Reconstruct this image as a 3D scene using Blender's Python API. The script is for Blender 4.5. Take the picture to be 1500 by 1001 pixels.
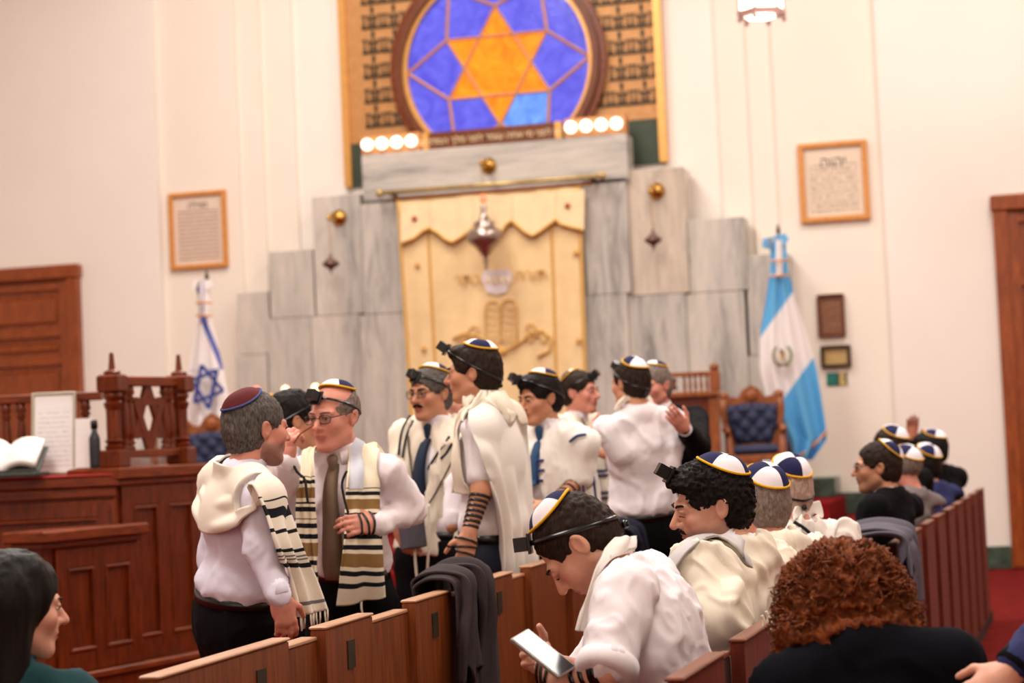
import bpy, math, random
import numpy as np
from mathutils import Vector, Matrix
random.seed(7)
for o in list(bpy.data.objects): bpy.data.objects.remove(o)
scn = bpy.context.scene
COL = scn.collection
# ------------------------------------------------------------------ camera
FPX = 2917.0; CAM = Vector((0.0, 0.0, 1.47))
YAW, PITCH, ROLL = math.radians(14.8), math.radians(2.78), math.atan(.045)
Fh = Vector((-math.sin(YAW), math.cos(YAW), 0)); Rh = Vector((math.cos(YAW), math.sin(YAW), 0)); Zu = Vector((0, 0, 1))
Fw = Fh*math.cos(PITCH) + Zu*math.sin(PITCH); Up = Zu*math.cos(PITCH) - Fh*math.sin(PITCH)
cu = Up*math.cos(ROLL) + Rh*math.sin(ROLL); cr = Rh*math.cos(ROLL) - Up*math.sin(ROLL)
cam_data = bpy.data.cameras.new('camera'); cam = bpy.data.objects.new('camera', cam_data); COL.objects.link(cam)
cam.matrix_world = Matrix(((cr.x, cu.x, -Fw.x, CAM.x), (cr.y, cu.y, -Fw.y, CAM.y), (cr.z, cu.z, -Fw.z, CAM.z), (0, 0, 0, 1)))
cam_data.sensor_width = 36.0; cam_data.lens = FPX/1500*36; cam_data.clip_end = 200
cam_data.dof.use_dof = True; cam_data.dof.focus_distance = 5.7; cam_data.dof.aperture_fstop = 3.3
scn.camera = cam
# ------------------------------------------------------------------ world, lights, exposure
w = bpy.data.worlds.new('world'); scn.world = w; w.use_nodes = True
w.node_tree.nodes['Background'].inputs[0].default_value = (1, .95, .9, 1); w.node_tree.nodes['Background'].inputs[1].default_value = .05
scn.view_settings.view_transform = 'Standard'; scn.view_settings.look = 'None'; scn.view_settings.gamma = 1
scn.view_settings.use_curve_mapping = False; scn.view_settings.exposure = 0.08
def area(name, loc, size, power, col=(1, .93, .86), rot=(0, 0, 0)):
    l = bpy.data.lights.new(name, 'AREA'); l.shape = 'RECTANGLE'; l.size, l.size_y = size; l.energy = power; l.color = col
    o = bpy.data.objects.new(name, l); COL.objects.link(o); o.location = loc; o.rotation_euler = rot; return o
for x, y, p in ((-5.5, 4.5, 520), (1.5, 3, 330), (-5.5, 11, 520), (1.5, 10.5, 360), (-6.5, 16.0, 330), (0, 16.0, 300)):
    area('overhead_light', (x, y, 8.9), (2.6, 2.6), p)
area('overhead_light', (-2.0, -3.5, 7.5), (6, 2.5), 480, rot=(math.radians(-50), 0, 0))  # fill light added behind the camera to brighten the faces
# ------------------------------------------------------------------ pixels to rays
def ray(px, py): return Fw + cr*((px-750)/FPX) - cu*((py-500.5)/FPX)
def at(px, py, Z): return CAM + ray(px, py)*Z
def onY(px, py, Y): d = ray(px, py); return CAM + d*((Y-CAM.y)/d.y)
def onZ(px, py, z): d = ray(px, py); return CAM + d*((z-CAM.z)/d.z)
def ground(px, Z):                       # foot point below column px (horizon row) at depth Z
    p = at(px, 642-.045*(px-750), Z); return Vector((p.x, p.y, 0))
# ------------------------------------------------------------------ materials
MATS = {}
def L(c):                                # sRGB 0-255 -> linear
    return tuple(((v/255+.055)/1.055)**2.4 if v > 10 else v/255/12.92 for v in c[:3])+(1,)
class NT:
    def __init__(s, name):
        s.m = bpy.data.materials.new(name); s.m.use_nodes = True; s.t = s.m.node_tree; s.b = s.t.nodes['Principled BSDF']; MATS[name] = s.m
    def n(s, typ, **kw):
        nd = s.t.nodes.new(typ)
        for k, v in kw.items():
            if k.startswith('i_'): nd.inputs[k[2:].replace('_', ' ')].default_value = v
            else: setattr(nd, k, v)
        return nd
    def l(s, a, b): s.t.links.new(a, b)
    def coords(s, scale=(1, 1, 1), kind='Object', rot=(0, 0, 0)):
        tc = s.n('ShaderNodeTexCoord'); mp = s.n('ShaderNodeMapping'); mp.inputs['Scale'].default_value = scale; mp.inputs['Rotation'].default_value = rot
        s.l(tc.outputs[kind], mp.inputs[0]); return mp.outputs[0]
    def noise(s, vec, scale, detail=4, rough=.5, dist=0):
        nd = s.n('ShaderNodeTexNoise'); nd.inputs['Scale'].default_value = scale; nd.inputs['Detail'].default_value = detail
        nd.inputs['Roughness'].default_value = rough; nd.inputs['Distortion'].default_value = dist; s.l(vec, nd.inputs['Vector']); return nd.outputs['Fac']
    def ramp(s, fac, stops, interp='LINEAR'):
        r = s.n('ShaderNodeValToRGB'); r.color_ramp.interpolation = interp; e = r.color_ramp.elements
        while len(e) > 1: e.remove(e[-1])
        e[0].position, e[0].color = stops[0]
        for p, c in stops[1:]:
            q = e.new(p); q.color = c
        s.l(fac, r.inputs[0]); return r.outputs[0]
    def bump(s, fac, strength=.3, dist=.01):
        b = s.n('ShaderNodeBump'); b.inputs['Strength'].default_value = strength; b.inputs['Distance'].default_value = dist
        s.l(fac, b.inputs['Height']); s.l(b.outputs[0], s.b.inputs['Normal'])
    def base(s, col=None, link=None, rough=.5, metal=0, spec=.5):
        if link is not None: s.l(link, s.b.inputs['Base Color'])
        if col is not None: s.b.inputs['Base Color'].default_value = col
        s.b.inputs['Roughness'].default_value = rough; s.b.inputs['Metallic'].default_value = metal; s.b.inputs['Specular IOR Level'].default_value = spec
        return s
def plain(name, c, rough=.5, metal=0, spec=.5, var=.06, scale=14, bump=0, bscale=60, bdist=.004, stretch=(1, 1, 1), coat=0):
    t = NT(name); v = t.coords(stretch); f = t.noise(v, scale, 4)
    a = L(c); d = tuple(x*(1-var*2) for x in a[:3])+(1,); u = tuple(min(1, x*(1+var)) for x in a[:3])+(1,)
    t.base(link=t.ramp(f, [(.3, d), (.7, u)]), rough=rough, metal=metal, spec=spec)
    if bump: t.bump(t.noise(v, bscale, 3), bump, bdist)
    if coat: t.b.inputs['Coat Weight'].default_value = coat
    return t
def wood(name, c1, c2, stretch, rough=.35, scale=9, coat=.25):
    t = NT(name); v = t.coords(stretch); f = t.noise(v, scale, 6, .6, .6)
    t.base(link=t.ramp(f, [(.28, L(c1)), (.72, L(c2))]), rough=rough); t.b.inputs['Coat Weight'].default_value = coat*.45; t.b.inputs['Coat Roughness'].default_value = .3; t.b.inputs['Specular IOR Level'].default_value = .3
    t.bump(f, .06, .003)
def emis(name, c, strength, base=(255, 255, 255)):
    t = NT(name); t.base(col=L(base), rough=.3); t.b.inputs['Emission Color'].default_value = L(c); t.b.inputs['Emission Strength'].default_value = strength
wood('mahogany_v', (66, 22, 5), (128, 52, 14), (6, 6, .7)); wood('mahogany_h', (76, 28, 8), (142, 62, 20), (.8, .8, 7))
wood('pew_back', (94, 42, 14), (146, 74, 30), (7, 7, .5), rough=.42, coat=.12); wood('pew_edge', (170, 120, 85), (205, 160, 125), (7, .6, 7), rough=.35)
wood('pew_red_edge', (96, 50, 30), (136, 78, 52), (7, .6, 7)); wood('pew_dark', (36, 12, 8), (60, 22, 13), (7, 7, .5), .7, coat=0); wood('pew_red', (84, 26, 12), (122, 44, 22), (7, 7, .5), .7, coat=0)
wood('door_wood', (104, 44, 14), (164, 80, 28), (5, 5, .6), rough=.28, coat=.5); wood('frame_oak', (190, 120, 55), (222, 156, 84), (4, 4, 4))
wood('chair_wood', (112, 58, 26), (160, 92, 50), (4, 4, 1)); wood('dark_frame', (48, 28, 16), (72, 44, 26), (4, 4, 4)); wood('plaque_wood', (92, 48, 26), (120, 66, 38), (4, 4, 1))
wood('ring_wood', (92, 44, 24), (136, 72, 44), (2, 2, 2), rough=.25)
plain('plaster', (238, 229, 219), .85, spec=.15, var=.012, scale=1.2, bump=.05, bscale=25)
plain('plaster_warm', (237, 226, 212), .85, spec=.15, var=.012, scale=1.2, bump=.05, bscale=25)
plain('ceiling_white', (240, 236, 230), .9, spec=.1, var=.01)
plain('carpet_red', (112, 28, 26), .95, spec=.05, var=.16, scale=9, bump=.6, bscale=300, bdist=.006)
plain('carpet_step', (126, 24, 26), .95, spec=.05, var=.1, scale=12, bump=.5, bscale=300, bdist=.006)
plain('green_marble', (66, 82, 70), .25, var=.3, scale=7); plain('green_panel', (50, 62, 44), .5, var=.1)
plain('brass', (205, 160, 80), .22, 1, var=.05); plain('gold', (192, 138, 82), .45, .25, var=.08, scale=30); plain('gold_trim', (226, 168, 92), .35, .4, var=.05)
plain('bronze_dark', (54, 42, 20), .5, .3, var=.2); plain('silver', (176, 160, 150), .28, .9, var=.12, scale=40); plain('copper_lamp', (120, 92, 82), .35, .8, var=.15)
plain('iron_black', (20, 18, 18), .45, var=.1); plain('leather_black', (16, 15, 15), .32, var=.1, bump=.05, bscale=120)
plain('came', (196, 138, 104), .45, .2, var=.06)
plain('paper', (238, 234, 228), .7, var=.015); plain('white_card', (244, 240, 236), .6, var=.01)
plain('velvet_blue', (42, 48, 78), .8, var=.14, scale=30, bump=.2, bscale=200)
plain('curtain_cream', (232, 202, 152), .7, spec=.25, var=.04, scale=6, bump=.1, bscale=180); plain('curtain_gold', (220, 172, 90), .55, .15, var=.12, scale=60, bump=.3, bscale=160)
plain('valance_cream', (238, 214, 170), .65, spec=.3, var=.04, scale=8); plain('curtain_rod', (196, 170, 112), .3, .6, var=.1)
plain('embroid_silver', (226, 214, 214), .5, .1, var=.06); plain('jewel_red', (170, 60, 45), .3); plain('pink_card', (216, 160, 130), .7, var=.03); plain('bottle_dark', (44, 46, 54), .35)
plain('cloth_red', (170, 44, 44), .8, var=.05); plain('book_cover', (46, 52, 44), .6)
def glass(name, c, e, c2):
    t = NT(name); v = t.coords((1, 1, 1)); f = t.noise(v, 5, 5, .6, 1.2); col = t.ramp(f, [(.25, L(c2)), (.75, L(c))])
    t.base(link=col, rough=.12, spec=.6); t.l(col, t.b.inputs['Emission Color']); t.b.inputs['Emission Strength'].default_value = e  # weak glow put into the panes, stands in for light from behind
    t.bump(t.noise(v, 22, 3), .25, .01)
glass('glass_blue', (98, 104, 222), .42, (62, 60, 186)); glass('glass_sky', (110, 160, 232), .55, (60, 100, 205)); glass('glass_orange', (240, 150, 34), .5, (212, 98, 20))
emis('bulb', (255, 238, 214), 2.4); emis('bulb_dim', (255, 205, 150), 3.0, (255, 220, 180)); emis('lantern_glass', (255, 246, 235), 3.6); emis('bulb_red', (255, 90, 60), 2.0, (230, 120, 90))
plain('lantern_metal', (190, 150, 138), .4, .5, var=.08); plain('lightbox', (196, 134, 82), .5, .1, var=.05)
def marble(name, stretch, rot, c1=(134, 131, 128), c2=(186, 180, 172), c3=(208, 199, 188)):
    t = NT(name); v = t.coords(stretch, rot=rot); f = t.noise(v, 2.2, 8, .62, 1.4); g = t.noise(v, .7, 3)
    mx = t.n('ShaderNodeMath', operation='MULTIPLY_ADD'); t.l(f, mx.inputs[0]); mx.inputs[1].default_value = .75; t.l(g, mx.inputs[2]); 
    sub = t.n('ShaderNodeMath', operation='SUBTRACT'); t.l(mx.outputs[0], sub.inputs[0]); sub.inputs[1].default_value = .37
    t.base(link=t.ramp(sub.outputs[0], [(.25, L(c1)), (.5, L(c2)), (.75, L(c3))]), rough=.2, spec=.5)
marble('marble_v', (5, 5, .75), (0, .12, 0)); marble('marble_h', (.8, .8, 6), (0, .1, 0)); marble('marble_warm', (4, 4, .8), (0, -.1, 0), (150, 138, 126), (194, 180, 164), (218, 204, 186))
# ------------------------------------------------------------------ objects
ORG = {}
def tag(o, label, cat=None, group=None, kind=None):
    if label: o['label'] = label
    if cat: o['category'] = cat
    if group: o['group'] = group
    if kind: o['kind'] = kind
    return o
def thing(name, loc, label, cat, group=None, rz=0):
    o = bpy.data.objects.new(name, None); COL.objects.link(o); o.location = loc; o.rotation_euler = (0, 0, rz); o.empty_display_size = .1
    ORG[o] = Vector(loc); return tag(o, label, cat, group)
def linkmesh(name, me, parent=None):
    o = bpy.data.objects.new(name, me); COL.objects.link(o)
    if parent is not None:
        o.parent = parent; ORG[o] = ORG.get(parent, Vector((0, 0, 0)))
    return o
def mesh(name, V, F, mat, parent=None, smooth=False, uv=None, world=False, label=None):
    V = np.asarray(V, dtype=float).reshape(-1, 3)
    loc = None
    if world:
        if parent is not None: V = V-np.array(ORG[parent])
        else:
            loc = np.array([(V[:, 0].min()+V[:, 0].max())/2, (V[:, 1].min()+V[:, 1].max())/2, V[:, 2].min()]); V = V-loc
    me = bpy.data.meshes.new(name)
    if isinstance(F, np.ndarray):
        nf, k = F.shape; me.vertices.add(len(V)); me.vertices.foreach_set('co', V.astype(np.float32).ravel())
        me.loops.add(nf*k); me.loops.foreach_set('vertex_index', F.astype(np.int32).ravel())
        me.polygons.add(nf); me.polygons.foreach_set('loop_start', np.arange(0, nf*k, k, dtype=np.int32)); me.polygons.foreach_set('loop_total', np.full(nf, k, dtype=np.int32)); me.update(calc_edges=True)
    else: me.from_pydata(V.tolist(), [], [tuple(f) for f in F]); me.update()
    if uv is not None:
        lay = me.uv_layers.new(name='UVMap'); idx = np.empty(len(me.loops), dtype=np.int32); me.loops.foreach_get('vertex_index', idx)
        lay.data.foreach_set('uv', np.asarray(uv, dtype=np.float32)[idx].ravel())
    for m in (mat if isinstance(mat, (list, tuple)) else [mat]): me.materials.append(MATS[m])
    if smooth: me.polygons.foreach_set('use_smooth', np.ones(len(me.polygons), dtype=bool))
    o = linkmesh(name, me, parent)
    if loc is not None: o.location = loc; ORG[o] = Vector(loc)
    if label: o['label'] = label
    return o
class MB:
    """collects simple shapes, in world coordinates, into one mesh"""
    def __init__(s): s.v = []; s.f = []
    def add(s, V, F):
        k = len(s.v); s.v += [tuple(p) for p in V]; s.f += [tuple(i+k for i in f) for f in F]; return s
    def obox(s, c, ax, ay, az, b=0):
        """box round centre c with half-extent vectors; b chamfers the edges of the az-facing ends"""
        c, ax, ay, az = (Vector(q) for q in (c, ax, ay, az))
        if b <= 0:
            V = [c+ax*i+ay*j+az*k for k in (-1, 1) for j in (-1, 1) for i in (-1, 1)]
            return s.add(V, [(0, 2, 3, 1), (4, 5, 7, 6), (0, 1, 5, 4), (2, 6, 7, 3), (0, 4, 6, 2), (1, 3, 7, 5)])
        V = []
        hx, hy, hz = ax.length, ay.length, az.length
        for k, sc in ((-1, 0), (-1+b/hz, 1), (1-b/hz, 1), (1, 0)):
            for i, j in ((-1, -1), (1, -1), (1, 1), (-1, 1)):
                V.append(c+ax*i*(1 if sc else 1-b/hx)+ay*j*(1 if sc else 1-b/hy)+az*k)
        F = [(3, 2, 1, 0), (12, 13, 14, 15)]
        for r in range(3):
            for q in range(4): F.append((r*4+q, r*4+(q+1) % 4, r*4+4+(q+1) % 4, r*4+4+q))
        return s.add(V, F)
    def box(s, x0, x1, y0, y1, z0, z1, b=0):
        return s.obox(((x0+x1)/2, (y0+y1)/2, (z0+z1)/2), (abs(x1-x0)/2, 0, 0), (0, abs(y1-y0)/2, 0), (0, 0, abs(z1-z0)/2), b)
    def cyl(s, p0, p1, r0, r1=None, n=12):
        return s.tube([p0, p1], [r0, r0 if r1 is None else r1], n)
    def tube(s, pts, r, n=8, cap=True, closed=False):
        P = [Vector(p) for p in pts]; N = len(P); R = [r]*N if isinstance(r, (int, float)) else r
        V = []; F = []; up = None
        for i in range(N):
            a = P[i-1] if i or closed else P[0]; b = P[(i+1) % N] if i < N-1 or closed else P[-1]; t = (b-a).normalized()
            if up is None: up = t.cross(Vector((0, 0, 1)));  up = up.normalized() if up.length > .05 else Vector((1, 0, 0))
            up = (up-t*up.dot(t)).normalized(); bn = t.cross(up)
            V += [P[i]+(up*math.cos(2*math.pi*j/n)+bn*math.sin(2*math.pi*j/n))*R[i] for j in range(n)]
        for i in range(N if closed else N-1):
            for j in range(n): F.append((i*n+j, i*n+(j+1) % n, ((i+1) % N)*n+(j+1) % n, ((i+1) % N)*n+j))
        if cap and not closed: F += [tuple(range(n-1, -1, -1)), tuple((N-1)*n+j for j in range(n))]
        return s.add(V, F)
    def lathe(s, c, prof, n=14, axis=(0, 0, 1)):
        c = Vector(c); a = Vector(axis).normalized(); x = a.cross(Vector((.3, .9, .1))).normalized(); y = a.cross(x)
        V = []; F = []
        for r, z in prof: V += [c+a*z+(x*math.cos(2*math.pi*j/n)+y*math.sin(2*math.pi*j/n))*max(r, .0005) for j in range(n)]
        for i in range(len(prof)-1):
            for j in range(n): F.append((i*n+j, i*n+(j+1) % n, (i+1)*n+(j+1) % n, (i+1)*n+j))
        F += [tuple(range(n-1, -1, -1)), tuple((len(prof)-1)*n+j for j in range(n))]
        return s.add(V, F)
    def prism(s, poly, ext):
        """extrude polygon (3-D points) by vector ext"""
        n = len(poly); P = [Vector(p) for p in poly]; e = Vector(ext)
        return s.add(P+[p+e for p in P], [tuple(range(n-1, -1, -1)), tuple(range(n, 2*n))]+[(i, (i+1) % n, n+(i+1) % n, n+i) for i in range(n)])
    def ball(s, c, r, n=10, m=7, sc=(1, 1, 1)):
        V = []; F = []
        for i in range(m+1):
            t = math.pi*i/m
            V += [(c[0]+r*sc[0]*math.sin(t)*math.cos(2*math.pi*j/n), c[1]+r*sc[1]*math.sin(t)*math.sin(2*math.pi*j/n), c[2]+r*sc[2]*math.cos(t)) for j in range(n)]
        for i in range(m):
            for j in range(n): F.append((i*n+j, (i+1)*n+j, (i+1)*n+(j+1) % n, i*n+(j+1) % n))
        return s.add(V, F)
    def build(s, name, mat, parent=None, smooth=False, label=None, world=True):
        return mesh(name, s.v, s.f, mat, parent, smooth, world=world, label=label)
def structure(o): o['kind'] = 'structure'; return o
def text_mesh(name, body, size, mat, parent, M, depth=.004):
    cu_ = bpy.data.curves.new(name, 'FONT'); cu_.body = body; cu_.size = size; cu_.extrude = depth; cu_.align_x = 'CENTER'; cu_.align_y = 'CENTER'; cu_.resolution_u = 3
    ob = bpy.data.objects.new(name, cu_); COL.objects.link(ob); bpy.context.view_layer.update()
    me = bpy.data.meshes.new_from_object(ob.evaluated_get(bpy.context.evaluated_depsgraph_get())); bpy.data.objects.remove(ob)
    me.transform(M); me.materials.clear(); me.materials.append(MATS[mat]); me.transform(Matrix.Translation(-ORG[parent]))
    return linkmesh(name, me, parent)
WALLM = lambda p: Matrix.Translation(p) @ Matrix.Rotation(math.pi/2, 4, 'X')      # text standing on a wall that faces -Y
# ================================================================== the room
YO, YP, YS2, YS1, YR = 19.85, 19.95, 20.0, 20.05, 20.1            # outer wall, picture wall, two reveals, recess
HC = 9.5; XL, XR, YB = -14.0, 7.0, -7.0
def wx(px, py, Y): return onY(px, py, Y).x
def wrect(xl, xr, yt, yb, Y):
    cx, cy = (xl+xr)/2, (yt+yb)/2
    return onY(xl, cy, Y).x, onY(xr, cy, Y).x, onY(cx, yb, Y).z, onY(cx, yt, Y).z
structure(MB().box(XL, XR, YB, 20.6, -.2, 0).build('floor', 'carpet_red'))
structure(MB().box(XL, XR, YB, 20.6, HC, HC+.2).build('ceiling', 'ceiling_white'))
structure(MB().box(XL-.3, XL, YB, 20.6, 0, HC).build('wall_left', 'plaster'))
structure(MB().box(XR, XR+.3, YB, 20.6, 0, HC).build('wall_right', 'plaster'))
structure(MB().box(XL, XR, YB-.3, YB, 0, HC).build('wall_back', 'plaster'))
wf = structure(thing('wall_front', (-5, 20.2, 0), None, None))
edges = [XL, wx(232, 300, YO), wx(353, 300, YP), wx(389, 300, YS2), wx(437, 300, YS1), wx(1060, 300, YS1), wx(1105, 300, YS2), wx(1142, 300, YP), wx(1295, 300, YO), XR]
for i, (Y, nm, m) in enumerate(((YO, 'wall_panel', 'plaster'), (YP, 'wall_panel', 'plaster_warm'), (YS2, 'pilaster', 'plaster_warm'), (YS1, 'pilaster', 'plaster_warm'), (YR, 'recess_panel', 'plaster'),
                            (YS1, 'pilaster', 'plaster_warm'), (YS2, 'pilaster', 'plaster_warm'), (YP, 'wall_panel', 'plaster_warm'), (YO, 'wall_panel', 'plaster'))):
    MB().box(edges[i], edges[i+1], Y, 20.6, 0, HC).build(nm, m, wf)
ZP, ZT = .58, .76                                                  # platform and ark tier
XPR = wx(1338, 760, 19)
pl = structure(thing('floor_platform', (-6, 17, 0), None, None))
MB().box(-11.5, XPR, 15.6, YO, 0, ZP, ).build('platform', 'carpet_red', pl)
for k in range(3): MB().box(-9.5, -2.6, 15.6-.3*(k+1), 15.6-.3*k, 0, ZP-.145*(k+1), .012).build('step', 'carpet_step', pl)
MB().box(-10, wx(1231, 735, 19.3), 18.3, YO, ZP, ZT, .01).build('ark_tier', 'carpet_step', pl)
bb = structure(thing('baseboard_front', (-1, 19.8, 0), None, None))
MB().box(XPR, wx(1480, 790, YO), YO-.04, YO, 0, .22, .008).build('base_slab', 'green_marble', bb)
MB().box(wx(1228, 735, YO), XPR, YO-.04, YO, ZP, ZP+.21, .008).build('base_slab', 'green_marble', bb)
g = MB().box(wx(1190, 714, 19.6), wx(1226, 714, 19.6), 19.45, YP, ZT, onY(1207, 700, 19.5).z, .01).build('marble_block', 'green_marble')
tag(g, 'dark green marble block on the floor below the blue and white flag', 'block')
# ------------------------------------------------------------------ doors
def door(name, X0, X1, z1, Y, cols, rows, label, z0=0):
    d = structure(thing(name, ((X0+X1)/2, Y, z0), label, None)); fw = .13
    for a, b in ((X0, X0+fw), (X1-fw, X1)): MB().box(a, b, Y-.1, Y, z0, z1, .02).build('door_jamb', 'door_wood', d)
    MB().box(X0-.02, X1+.02, Y-.12, Y, z1-fw, z1+.03, .02).build('door_head', 'door_wood', d)
    MB().box(X0+fw, X1-fw, Y-.03, Y, z0, z1-fw).build('door_leaf', 'door_wood', d)
    fr = MB(); W = X1-X0-2*fw; st = .1; hh = [z0+r*(z1-fw-z0) for r in rows]
    for i in range(cols+1):
        c = X0+fw+st/2+(W-st)*i/cols; fr.box(c-st/2, c+st/2, Y-.07, Y-.03, z0, z1-fw, .012)
    for h in hh: fr.box(X0+fw, X1-fw, Y-.068, Y-.03, h-st/2, h+st/2, .012)
    fr.build('door_rails', 'door_wood', d)
    for i in range(cols):
        a = X0+fw+st+(W-st)*i/cols; b = X0+fw+(W-st)*(i+1)/cols
        for r in range(len(hh)-1):
            if hh[r+1]-hh[r] > .25: MB().box(a+.06, b-.06, Y-.055, Y-.03, hh[r]+.11, hh[r+1]-.11, .02).build('door_panel', 'door_wood', d)
    return d
xr_ = wx(121, 480, YO); door('door_1', xr_-2.3, xr_, onY(117, 391, YO).z, YO, 2, (0.02, .32, .74, .83, .98), None)
xl_ = wx(1467, 540, YO); door('door_2', xl_, xl_+2.2, onY(1460, 292, YO).z, YO, 2, (.02, .36, .8, .98), None)
# ------------------------------------------------------------------ marble front of the ark
FA, FB, FC, FM = 19.72, 19.69, 19.66, 19.6; YG_ = YR-.02
ark = thing('ark_facade', (-5.6, 19.6, ZT), 'stepped grey streaked marble facade around the embroidered curtain', 'marble facade')
BACK = {FA: YP-.001, FB: YS2-.001, FC: YS1-.001, FM: YG_-.17}
def slab(xl, xr, yt, yb, Y, m='marble_v', bottom=None):
    a, b, z0, z1 = wrect(xl, xr, yt, yb, Y); z0 = ZT if bottom else z0
    MB().box(a+.003, b-.003, Y, BACK[Y], z0+.003, z1, .007).build('marble_slab', m, ark)
jl, jr = 466, 432
a, b, z0, z1 = wrect(534, 918, 216, 282, FM+.06); MB().box(a, b, FM+.05, YG_-.175, ZT, z1).build('backing_slab', 'marble_v', ark)
slab(348, 395, 428, 520, FA); slab(348, 395, 520, 700, FA, bottom=1)
slab(395, 460, 367, jl, FB); slab(395, 460, jl, 700, FB, bottom=1)
slab(460, 531, 286, jl-4, FC); slab(460, 531, jl-4, 700, FC, bottom=1)
slab(531, 597, 297, 460, FM); slab(531, 605, 460, 700, FM, bottom=1)
slab(530, 920, 211, 282, FM, 'marble_h')
slab(856, 921, 262, jr, FM); slab(858, 925, jr, 700, FM, bottom=1)
slab(922, 1006, 247, jr, FC, 'marble_warm'); slab(925, 1010, jr, 700, FC, bottom=1)
slab(1008, 1093, 320, jr-4, FB); slab(1010, 1097, jr-4, 700, FB, bottom=1)
slab(1095, 1159, 372, 520, FA); slab(1099, 1163, 520, 700, FA, bottom=1)
a, b, z0, z1 = wrect(596, 858, 281, 700, 19.8); MB().box(a, b, 19.8, 19.95, ZT, z1).build('ark_door', 'mahogany_v', ark)
# ------------------------------------------------------------------ gilded screen with the round window
YG = YR-.02
gs = thing('gilded_screen', (-5.5, YG, 3.5), 'gilded ornamental screen with gold border around the round window', 'screen')
gx0, gx1 = wx(506, 100, YG), wx(967, 100, YG); gzb = onY(735, 258, YG).z; gzl = onY(735, 193, YG).z; gzt = gzl+4.2
MB().box(gx0, gx1, YG-.02, YG+.015, gzl, gzt).build('gilded_board', 'gold', gs)
MB().box(gx0, gx1, YG-.015, YG+.015, gzb, gzl).build('green_board', 'green_panel', gs)
for x in (gx0, gx1): MB().box(x-.04, x+.04, YG-.07, YG+.015, gzb, gzt, .012).build('gold_border', 'gold_trim', gs)
wc = onY(731, 97, YG); pr = YG/FPX*1.065                            # metres per pixel on that plane
RI, RO = 135*pr, 160*pr
cw, ch = 33.2*pr, 36.2*pr
def ornament():
    m = MB(); y = -.03; d = .012
    def bx(x0, x1, z0, z1): m.box(x0*cw, x1*cw, y, y+d+.004, z0*ch, z1*ch)
    bx(-.5, .5, 0, .09); bx(-.045, .045, .1, .75)
    m.prism([(x*cw, y, z*ch) for x, z in ((0, .98), (-.1, .8), (0, .62), (.1, .8))], (0, d, 0))
    for s in (-1, 1):
        m.prism([(s*x*cw, y, z*ch) for x, z in ((.06, .45), (.22, .62), (.25, .44), (.14, .3))][::s], (0, d, 0))
        m.prism([(s*x*cw, y, z*ch) for x, z in ((.06, .2), (.2, .3), (.2, .14), (.1, .1))][::s], (0, d, 0))
        bx(min(s*.36, s*.43), max(s*.36, s*.43), .12, .55); bx(min(s*.3, s*.49), max(s*.3, s*.49), .52, .6)
        bx(min(s*.3, s*.49), max(s*.3, s*.49), .12, .18)
    return m
om = None
ox = wx(517.5, 100, YG); oz = onY(640, 176+4, YG).z
for r in range(-1, 9):
    for c in range(0, 15):
        x = ox+c*cw; z = oz+r*ch
        if x+cw*.4 > gx1 or x-cw*.4 < gx0 or math.hypot(x-wc.x, z+ch/2-wc.z) < RO-.05 or z < gzl+.0 or z+ch > gzt: continue
        if om is None:
            o = ornament().build('ornament', 'bronze_dark', gs, world=False); om = o.data
        else: o = linkmesh('ornament', om, gs)
        o.location = Vector((x, YG, z))-ORG[gs]
rw = thing('round_window', (wc.x, YG, wc.z-RO), 'round stained glass window with orange six pointed star on blue', 'stained window')
def ringmb(r0, r1, y0, y1, n=64):
    m = MB(); V = []; F = []
    for i in range(n):
        t = 2*math.pi*i/n
        for r, y in ((r0, y1), (r0, y0), (r1, y0), (r1, y1)): V.append((wc.x+r*math.cos(t), y, wc.z+r*math.sin(t)))
    for i in range(n):
        j = (i+1) % n
        for q in range(4): F.append((i*4+q, i*4+(q+1) % 4, j*4+(q+1) % 4, j*4+q))
    return m.add(V, F)
ringmb(RI+.11, RO, YG-.1, YG-.034).build('outer_ring', 'ring_wood', rw); ringmb(RI+.04, RI+.112, YG-.15, YG-.034).build('middle_ring', 'plaque_wood', rw); ringmb(RI-.005, RI+.042, YG-.1, YG-.034).build('gilt_ring', 'gold_trim', rw)
yw = YG-.05
def wp(r, deg): t = math.radians(deg); return (wc.x+r*math.cos(t), yw, wc.z+r*math.sin(t))
RT = 86*pr; Rin = RT/math.sqrt(3)
tips = [wp(RT, 90-60*k) for k in range(6)]; inn = [wp(Rin, 60-60*k) for k in range(6)]; rim = [wp(RI, 60-60*k) for k in range(6)]
def pane(poly, m, k=0): MB().prism(poly[::-1], (0, .012, 0)).build('pane', m, rw)
pane(inn, 'glass_orange')
for k in range(6):
    pane([inn[k-1], tips[k], inn[k]], 'glass_orange')
    pane([tips[k], rim[k], tips[(k+1) % 6], inn[k]], 'glass_sky' if k == 2 else 'glass_blue')
    pane([rim[k-1]]+[wp(RI, 120-60*k-i*6) for i in range(1, 10)]+[rim[k], tips[k]], 'glass_blue')
cm = MB()
for k in range(6):
    cm.tube([tips[k], tips[(k+2) % 6]], .016, 6); cm.tube([tips[k], rim[k]], .02, 6); cm.tube([rim[k-1], tips[k]], .02, 6)
for v in range(0): pass
cm.build('lead_cames', 'came', rw)
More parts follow.
